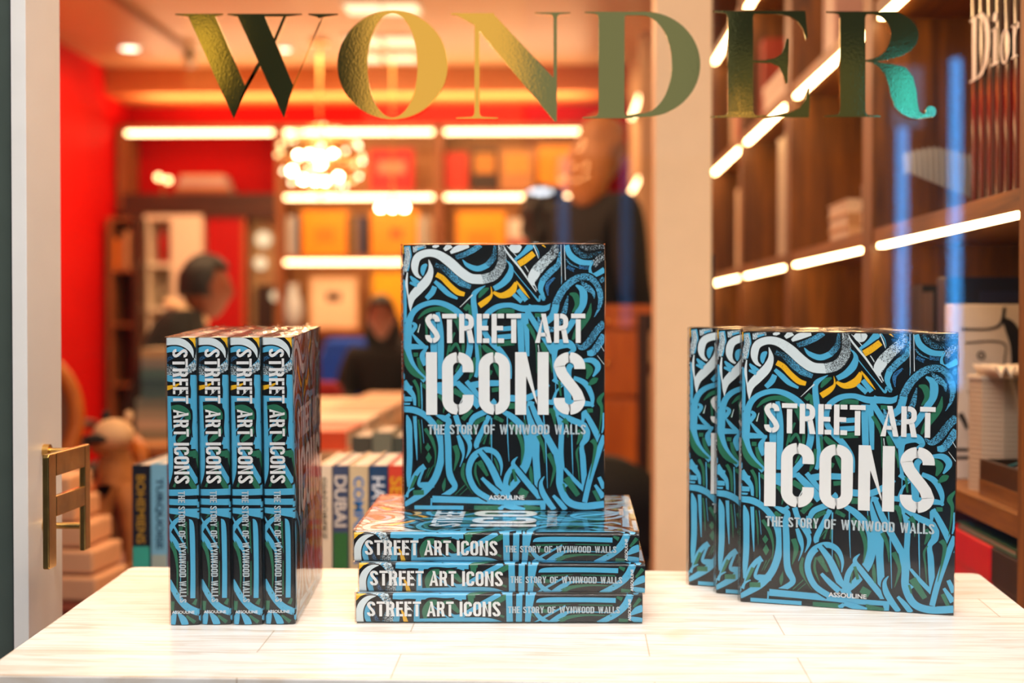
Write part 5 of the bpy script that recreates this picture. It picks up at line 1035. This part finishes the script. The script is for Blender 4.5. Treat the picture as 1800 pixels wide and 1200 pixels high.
def person(label, loc, rz, pose, skin, hair_col, coat, shirt, trousers, hair='short', headturn=0, lean=0, s=1.0, coat_len=0, hip=.50, drop=0, collar=True):
    e_ = thing('person', label, 'person', loc=loc, rz=rz)
    sk = pm('skin_' + skin, skin, .5, var=.04); sit = pose == 'sit'
    hipz = hip if sit else .93 * s
    L = lean; up = hipz
    pel = (0, 0, up); wa = (.02 + L * .3, 0, up + .17 * s); ch = (L * .7, 0, up + .36 * s); nk = (L, 0, up + .52 * s); hb = (L + .015 + drop * .6, 0, up + .58 * s - drop)
    N = [(*pel, .135 * s, .15 * s), (*wa, .115 * s, .14 * s), (*ch, .12 * s, .165 * s), (*nk, .055 * s, .06 * s), (*hb, .052 * s, .052 * s)]
    E_ = [(0, 1), (1, 2), (2, 3), (3, 4)]; arms = []; legs = []
    def add(p, r, a): N.append((*p, r)); E_.append((a, len(N) - 1)); return len(N) - 1
    for sg in (-1, 1):
        sh = (L * .85, sg * .175 * s, up + .44 * s)
        if sit: el = (L * .85 + .10, sg * .215 * s, up + .18 * s); wr = (L * .8 + .34, sg * .12 * s, up + .20 * s); hd_ = (1, -.3 * sg, 0)
        else: el = (L * .85 - .02, sg * .225 * s, up + .17 * s); wr = (L + .10, sg * .20 * s, up - .05 * s); hd_ = (.35, -.1 * sg, -1)
        a = add(sh, .058 * s, 2); b = add(el, .042 * s, a); c = add(wr, .027 * s, b); arms.append((sh, el, wr))
        hand_nodes(N, E_, wr, hd_, (0, sg, 0) if sit else (.9 * sg, 0, .3 * sg), c)
        hp = (0, sg * .09 * s, up - .05); kn = (.42 * s, sg * .12, up - .02) if sit else (.03, sg * .10, .50 * s); an = (.40 * s, sg * .12, .09) if sit else (-.01, sg * .10, .08)
        a = add(hp, .085 * s, 0); b = add(kn, .055 * s, a); c = add(an, .036 * s, b); add((an[0] + .13, an[1], .035), .034, c); legs.append((hp, kn, an))
    hc = Vector((hb[0] + .02, 0, hb[2] + .10 * s)); R = Matrix.Rotation(radians(headturn), 4, 'Z')
    body = skin_obj('body', N, E_, e_, sk, 0, 2, head_bm(hc, R, s), .007)
    # hair
    hm = pm('hair_' + hair_col, hair_col, .55, var=.25, scale=60, bump=.4); hbm = bmesh.new(); bmesh.ops.create_icosphere(hbm, subdivisions=4, radius=1.0)
    kill = []
    for v in hbm.verts:
        x, y, z = v.co
        if x > .30 + .25 * max(0, z) and z < .52: kill.append(v)
        elif z < -.30 and hair == 'short': kill.append(v)
        n_ = noise.noise(v.co * (6 if hair != 'curly' else 3.2)) * (.004 if hair != 'curly' else .03)
        k = 1.10 if hair != 'curly' else 1.35
        v.co = (x * (.104 * k + n_), y * (.082 * k + n_), z * (.124 * k + n_))
        if hair == 'long' and z < .1: v.co.z = .01 + (z - .1) * .22; v.co.x = x * .085 - .055 + .03 * z; v.co.y = y * (.105 - .05 * z)
    bmesh.ops.delete(hbm, geom=kill, context='VERTS'); hbm.transform(Matrix.Translation(hc + Vector((-.004, 0, .008))) @ R @ Matrix.Scale(s, 4))
    ho = mk('hair', hbm, hm, e_, smooth=True); sd = ho.modifiers.new('s', 'SOLIDIFY'); sd.thickness = .012; sd.offset = -1
    # eyes
    for sg in (-1, 1):
        bm = bmesh.new(); ball(bm, (.088, sg * .028, .012), .007, 2); bm.transform(Matrix.Translation(hc) @ R @ Matrix.Scale(s, 4)); mk('eye', bm, pm('eye_dark', '#1a120e', .2), e_, smooth=True)
    # coat / jacket
    g = .022
    JN = [(pel[0], 0, up - (.06 if not coat_len else coat_len), .145 * s + g, .165 * s + g), (*pel, .14 * s + g, .155 * s + g), (*wa, .12 * s + g, .145 * s + g), (*ch, .125 * s + g, .17 * s + g), (L * .95, 0, up + .475 * s + drop * .5, .082 * s, .10 * s)]; JE = [(0, 1), (1, 2), (2, 3), (3, 4)]
    for sh, el, wr in arms:
        JN.append((sh[0], sh[1], sh[2] + .022, .064 * s + g)); JE.append((3, len(JN) - 1)); JN.append((*el, .050 * s + g)); JE.append((len(JN) - 2, len(JN) - 1)); w2 = Vector(el).lerp(Vector(wr), .93); JN.append((*w2, .036 * s + g * .6)); JE.append((len(JN) - 2, len(JN) - 1))
    skin_obj('jacket', JN, JE, e_, pm('cloth_' + coat, coat, .85, var=.15, scale=40), 1, 2)
    TN = [(0, 0, up - .02, .14 * s, .155 * s)]; TE = []
    for hp, kn, an in legs:
        TN.append((*hp, .10 * s)); TE.append((0, len(TN) - 1)); TN.append((*kn, .072 * s)); TE.append((len(TN) - 2, len(TN) - 1)); TN.append((an[0], an[1], an[2] + .03, .055 * s)); TE.append((len(TN) - 2, len(TN) - 1))
    skin_obj('trousers', TN, TE, e_, pm('cloth_' + trousers, trousers, .85, var=.1), 0, 2)
    for hp, kn, an in legs: skin_obj('shoe', [(an[0] - .03, an[1], .05, .045, .04), (an[0] + .06, an[1], .042, .040, .036), (an[0] + .17, an[1], .036, .034, .030)], [(0, 1), (1, 2)], e_, pm('shoe_black', '#0e0e10', .4), 0, 2)
    # shirt collar
    bm = bmesh.new()
    if hair == 'long': bm.free(); return e_
    tube(bm, [(L + .002 + .068 * cos(a * pi / 8) * s, .068 * sin(a * pi / 8) * s, up + (.515 - .035 * cos(a * pi / 8)) * s) for a in range(16)], .020 * s, 8, True); mk('shirt_collar', bm, pm('cloth_' + shirt, shirt, .8), e_, smooth=True)
    return e_
def P(px, Y): return at(px, 560, Y).x
def side_chair(name, lab, loc, rz, wood_m, seat_m, h=.92):
    e_ = thing(name, lab, 'chair', loc=loc, rz=rz)
    mk('seat', bx(-.22, .24, -.22, .22, .41, .47), seat_m, e_, bevel=.02)
    for x in (-.20, .20):
        for y in (-.19, .19): bm = bmesh.new(); cyl(bm, (x, y, 0), (x * .96, y * .96, .42), .014, .022, 12); mk('leg', bm, wood_m, e_)
    bm = bmesh.new(); tube(bm, [(-.22 - .03 * sin(pi * k / 20), .22 * cos(pi * k / 20), .45 + (h - .45) * sin(pi * k / 20) ** .5) for k in range(21)], .018, 8); mk('back_frame', bm, wood_m, e_, smooth=True)
    bm = bmesh.new(); box(bm, -.245, -.225, -.17, .17, .52, h - .07); mk('back_pad', bm, seat_m, e_, bevel=.01)
    return e_
blackm = pm('black_lacquer', '#100e0e', .35)
# seated man at the left in profile, facing right
side_chair('dining_chair', 'black chair under the seated man in the dark suit', (P(266, 5.75) - .03, 5.75, 0), 0, blackm, pm('black_seat', '#17120f', .6), .62)
person('dark haired man in a black suit seated in profile facing right', (P(266, 5.75), 5.75, 0), radians(8), 'sit', '#7d4329', '#0a0807', '#050608', '#e9c9a0', '#0d0e12', lean=.14, s=1.03, hip=.55, drop=.08)
# seated woman, facing the window
side_chair('dining_chair', 'dark chair under the seated dark haired woman', (P(674, 7.6), 7.62, 0), radians(-92), blackm, pm('black_seat', '#17120f', .6))
person('dark haired woman in black seated facing the window behind the books', (P(674, 7.6), 7.6, -.06), radians(-92), 'sit', '#6b3420', '#080606', '#060607', '#b98f70', '#0d0d0f', lean=.04, s=.90, hair='long')
# standing pair at the counter
person('person with long light brown hair in a black coat seen from behind', (P(1050, 6.1), 6.1, 0), radians(38), 'stand', '#9a6a48', '#a86e36', '#08090b', '#08090b', '#101114', s=1.10, hair='long', coat_len=.35)
person('shorter person with curly dark hair standing beside the black coat', (P(962, 6.45), 6.45, 0), radians(120), 'stand', '#8a5436', '#0a0705', '#0a090b', '#151316', '#101114', s=.93, hair='curly')
# counter with drawers
ctr = thing('drawer_cabinet', 'orange brown wooden drawer cabinet left of the cream column', 'cabinet', loc=(P(1094, 5.3), 5.3, 0)); cw = wood('cherry_wood', '#a34a14', '#e07a24', .35, axis=2)
mk('carcass', bx(-.19, .10, 0, .45, 0, 1.07), cw, ctr); mk('cabinet_top', bx(-.20, .11, -.015, .46, 1.07, 1.10), cw, ctr)
for z0, z1 in ((.10, .745), (.765, 1.00), (1.015, 1.06)):
    d_ = mk('drawer', bx(-.18, .055, -.018, 0, z0, z1), cw, ctr, bevel=.003); bm = bmesh.new(); ball(bm, (-.06, -.028, (z0 + z1) / 2), .011, 2); mk('knob', bm, brass, d_)
mk('dark_edge', bx(.055, .10, -.012, 0, .05, 1.07), pm('dark_edge_wood', '#3a1a0c', .4), ctr)
ac = thing('tub_chair', 'black rounded chair in front of the drawer cabinet', 'chair', loc=(P(1058, 4.4), 4.5, 0))
bm = bmesh.new()
for k in range(17):
    a = pi * k / 16; 
tube(bm, [(.20 * cos(pi * k / 16 + pi), .18 * sin(pi * k / 16 + pi), .40 + .0 * k) for k in range(17)], .05, 10, flat=1)
prof = [(-.24, -.10), (-.22, .10), (-.16, .20)]
R_ = []
for k in range(17):
    a = pi + pi * k / 16; hgt = .42 + .22 * sin(pi * k / 16); R_.append([bm.verts.new((r_ * cos(a), r_ * sin(a), z)) for r_, z in ((.19, .40), (.185, hgt), (.235, hgt - .01), (.245, .36))])
for a, b in zip(R_, R_[1:]):
    for j in range(4): bm.faces.new((a[j], a[(j + 1) % 4], b[(j + 1) % 4], b[j]))
mk('curved_back', bm, pm('black_upholstery', '#0a0a0b', .8), ac, smooth=True); bm = bmesh.new(); lathe(bm, [(.19, .30), (.20, .34), (.19, .41)]); mk('seat', bm, pm('black_upholstery', '#0a0a0b', .8), ac)
for x, y in ((-.13, -.13), (.13, -.13), (-.13, .13), (.13, .13)): bm = bmesh.new(); cyl(bm, (x, y, 0), (x, y, .31), .014, .02, 10); mk('leg', bm, blackm, ac)
# long display table with pale flat books, running away from the window
lt = thing('long_table', 'long pale table covered with flat books behind the front rows', 'table', loc=(-.72, 4.50, 0)); pale = wood('pale_oak', '#b98f66', '#e0b98c', .4, axis=1)
mk('table_top', bx(-.205, .205, -1.0, 1.0, .68, .72), pale, lt)
for x in (-.16, .16):
    for y in (-.92, .92): mk('leg', bx(x - .03, x + .03, y - .03, y + .03, 0, .68), pale, lt)
fb = Matrix(((0, 0, 1, 0), (1, 0, 0, 0), (0, -1, 0, 0), (0, 0, 0, 1)))
cols = ['#f0c9a0', '#d9512a', '#e2b184', '#f3d9bc', '#e8bf98', '#caa27c', '#f2cfa8', '#ddb48c', '#efd0ac', '#d8a880']
cn = ['cream', 'orange red', 'light tan', 'ivory', 'pale peach', 'dull beige', 'warm cream', 'biscuit', 'pale ivory', 'light caramel']
wh_ = ['nearest left', 'nearest right', 'second row left', 'second row right', 'third row left', 'third row right', 'fourth row left', 'fourth row right', 'farthest left', 'farthest right']
for i in range(10):
    r_, c_ = divmod(i, 2); plain_book('flat_book', '%s book lying %s on the long pale table' % (cn[i], wh_[i]), Tr(-.915 + .20 * c_, 3.53 + .39 * r_, .7205 + .028 + .02 * (i % 2)) @ fb, .34, .19, .028 + .02 * (i % 2), cols[i], 'flat books on the long pale table')
sb = thing('book_stand', 'small stand holding grey green books beside the orange red book', 'stand', loc=(-.36, 3.10, 0)); mk('stand_top', bx(-.10, .12, -.02, .26, .50, .52), oak, sb)
for x in (-.085, .105):
    for y in (0, .24): mk('leg', bx(x - .012, x + .012, y - .012, y + .012, 0, .50), oak, sb)
for i, (c, h) in enumerate((('#4f4e42', .27), ('#7a7d6a', .28), ('#4a5248', .27), ('#8a7a5c', .28))):
    plain_book('upright_book', ['olive grey', 'sage grey', 'dark green grey', 'khaki', 'brown'][i] + ' spine standing on the small stand behind the centre book', Tr(-.41 + .046 * i, 3.12, .5205) @ Rz(90), .2, h, .043, c, 'upright books on the small stand')
# blue armchair and red chair behind the table
def armchair(lab, loc, rz, col, w_=.33, h=.86):
    e_ = thing('armchair', lab, 'armchair', loc=loc, rz=rz); m = pm('velvet_' + col, col, .85, var=.1)
    bm = bmesh.new(); box(bm, -w_, w_, -.30, .30, .20, .44); mk('seat', bm, m, e_, bevel=.04)
    bm = bmesh.new(); A = [(-w_ * .85, .42), (w_ * .85, .42), (w_ * .95, h - .12), (w_ * .75, h), (-w_ * .75, h), (-w_ * .95, h - .12)]
    f1 = [bm.verts.new((x, .20, z)) for x, z in A]; f2 = [bm.verts.new((x, .33, z)) for x, z in A]; bm.faces.new(f1); bm.faces.new(f2[::-1])
    for k in range(6): bm.faces.new((f1[k], f2[k], f2[(k + 1) % 6], f1[(k + 1) % 6]))
    bmesh.ops.recalc_face_normals(bm, faces=bm.faces); mk('backrest', bm, m, e_, bevel=.03)
    for x in (-w_, w_): mk('armrest', bx(x - .05, x + .05, -.28, .26, .40, .58), m, e_, bevel=.03)
    for x in (-w_ + .05, w_ - .05):
        for y in (-.25, .25): bm = bmesh.new(); cyl(bm, (x, y, 0), (x, y, .21), .015, .022, 10); mk('leg', bm, blackm, e_)
    return e_
armchair('bright blue armchair between the books and the seated woman', (P(616, 8.4), 8.4, 0), 0, '#1450c8', .24, .93)
armchair('dark red armchair in front of the blue armchair', (P(566, 7.3), 7.2, 0), radians(180), '#8a0f12', .19, .74)
rt = thing('side_table', 'round pinkish wooden side table left of the long table', 'table', loc=(P(585, 5.4) - .12, 6.45, 0)); bm = bmesh.new(); lathe(bm, [(.20, .60), (.21, .61), (.21, .635), (.20, .64)]); mk('table_top', bm, pm('pink_wood', '#d89a72', .4), rt); bm = bmesh.new(); lathe(bm, [(.14, 0), (.14, .02), (.025, .04), (.025, .60)]); mk('pedestal', bm, pm('green_base', '#2e4a36', .5), rt)
# gilt armchair at the left
gw = pm('gilt_wood', '#c8741c', .38, var=.12); cane = pm('brown_cane', '#6b3a18', .6, var=.3, scale=80)
ga = thing('armchair', 'carved golden wood armchair with oval cane back by the red wall', 'armchair', loc=(-1.585, 4.32, 0), rz=radians(30))
bm = bmesh.new(); tube(bm, [(.0 + .15 * cos(2 * pi * k / 28), .22 + .03 * sin(2 * pi * k / 28), .74 + .19 * sin(2 * pi * k / 28)) for k in range(28)], .026, 10, True); mk('back_frame', bm, gw, ga, smooth=True)
bm = bmesh.new(); v = [bm.verts.new((.14 * cos(2 * pi * k / 28), .22 + .03 * sin(2 * pi * k / 28), .74 + .175 * sin(2 * pi * k / 28))) for k in range(28)]; bm.faces.new(v); o = mk('cane_back', bm, cane, ga); o.modifiers.new('s', 'SOLIDIFY').thickness = .01
mk('seat', bx(-.27, .27, -.26, .24, .38, .46), pm('brown_seat', '#8a3f16', .6), ga, bevel=.03); mk('seat_rail', bx(-.28, .28, -.27, .25, .33, .38), gw, ga, bevel=.01)
for sx_ in (-1, 1):
    bm = bmesh.new(); tube(bm, [(sx_ * .20, .22, .66), (sx_ * .24, .12, .69), (sx_ * .26, -.02, .68), (sx_ * .27, -.12, .66), (sx_ * .27, -.16, .62), (sx_ * .26, -.14, .54), (sx_ * .26, -.12, .45), (sx_ * .26, -.13, .38)], .022, 8); mk('armrest', bm, gw, ga, smooth=True)
    for y in (-.23, .21): bm = bmesh.new(); tube(bm, [(sx_ * .24, y, .35), (sx_ * .27, y * 1.08, .24), (sx_ * .23, y, .10), (sx_ * .25, y * 1.05, 0)], [.03, .024, .016, .02], 8); mk('leg', bm, gw, ga, smooth=True)
# low display bench with big cream boxed books and the seated animal figure
db = thing('low_display_bench', 'low reddish wooden bench carrying cream slabs of books at the left', 'bench', loc=(-1.25, 3.3, 0)); rw = wood('reddish_wood', '#4a1408', '#7a2a14', .4, axis=0)
mk('bench_top', bx(-.32, .34, -.36, .36, .40, .44), rw, db)
for x in (-.28, .30):
    for y in (-.31, .31): mk('leg', bx(x - .025, x + .025, y - .025, y + .025, 0, .40), rw, db)
cr = pm('cream_cloth', '#f0b98a', .55, var=.04)
for i, (x1, th) in enumerate(((-.99, .052), (-1.00, .05), (-1.02, .048), (-1.045, .045), (-1.06, .045))):
    z = .44 + sum((.052, .05, .048, .045, .045)[:i]) + .006 * i + .001
    e_ = thing('boxed_book', ['bottom', 'second', 'middle', 'fourth', 'top'][i] + ' cream cloth boxed book of the pile beside the brass door pull', 'book', 'pile of cream boxed books', loc=(x1, 3.02 + .01 * i, z), rz=radians(-6 + 2 * i))
    mk('slipcase', bx(-.40, 0, 0, .17, 0, th), cr, e_, bevel=.006); mk('dark_gap', bx(-.39, -.01, .01, .16, -.005, 0), rw, e_)
# seated spotted-cream animal figure
fg = thing('animal_figure', 'tan seated animal figure with cream head and dark eye patch', 'statue', loc=(-1.045, 3.38, .44)); fg.scale = (.84, .84, .84); tan = pm('tan_fur', '#a8682c', .7, var=.2, scale=25); crm = pm('cream_fur', '#e6bf90', .7, var=.06); dk = pm('dark_fur', '#140c08', .7)
N = [(.02, .05, .10, .075), (.01, .03, .20, .07), (-.01, -.01, .28, .062), (-.015, -.03, .345, .045), (-.01, -.045, .385, .05), (-.075, -.06, .365, .027)]
E_ = [(0, 1), (1, 2), (2, 3), (3, 4), (4, 5)]
def leg(pts, a):
    for p in pts: N.append(p); E_.append((a, len(N) - 1)); a = len(N) - 1
leg([(.045, -.07, .20, .034), (.055, -.085, .10, .024), (.055, -.09, .03, .02), (.05, -.12, .018, .02)], 2); leg([(-.035, -.07, .20, .034), (-.04, -.085, .10, .024), (-.04, -.09, .03, .02), (-.045, -.12, .018, .02)], 2)
leg([(.085, .0, .10, .045), (.09, -.05, .03, .024), (.09, -.08, .018, .02)], 0); leg([(-.06, .0, .10, .045), (-.065, -.05, .03, .024), (-.065, -.08, .018, .02)], 0); leg([(.05, .14, .04, .022), (.11, .16, .03, .014)], 0)
skin_obj('body', N, E_, fg, tan, 0, 2)
bm = bmesh.new(); ball(bm, (-.008, -.046, .40), 1, 3, sc=(.058, .056, .045)); mk('cream_crown', bm, crm, fg, smooth=True)
bm = bmesh.new(); ball(bm, (-.045, -.092, .390), 1, 2, sc=(.042, .018, .014)); mk('eye_patch', bm, dk, fg, smooth=True)
for x in (-.035, .030): bm = bmesh.new(); ball(bm, (x, -.03, .448), 1, 2, sc=(.014, .008, .02)); mk('ear', bm, crm if x > 0 else dk, fg, smooth=True)
for x in (.052, -.043): bm = bmesh.new(); ball(bm, (x, -.112, .018), 1, 2, sc=(.025, .032, .019)); mk('paw', bm, dk, fg, smooth=True)
# tan round table with teal book piles behind the figure
t2 = thing('round_table', 'tan round table with piles of teal and grey books beside the seated man', 'table', loc=(-1.42, 5.08, 0)); bm = bmesh.new(); lathe(bm, [(.23, .58), (.24, .59), (.24, .615), (.23, .62)], seg=40); mk('table_top', bm, pm('tan_wood', '#c98d55', .4), t2); bm = bmesh.new(); lathe(bm, [(.18, 0), (.18, .02), (.03, .05), (.03, .58)]); mk('pedestal', bm, gw, t2)
for i in range(9):
    c = ['#9aa08c', '#c9c4b0', '#a8b0a0', '#7d938f', '#4f7f8a', '#3f6f80', '#578c94', '#8fa0a0', '#c8b890'][i]; w_ = .14 if i < 4 else .10
    plain_book('piled_book', ['bottom', 'second', 'third', 'fourth', 'fifth', 'sixth', 'seventh', 'eighth', 'topmost'][i] + ' book of the teal and grey pile left of the upright art books', Tr(-1.425 - w_ / 2 - .0 , 5.00, .6205 + .036 * (i + 1)) @ fb, .2, w_, .035, c, 'teal and grey pile on the round table')
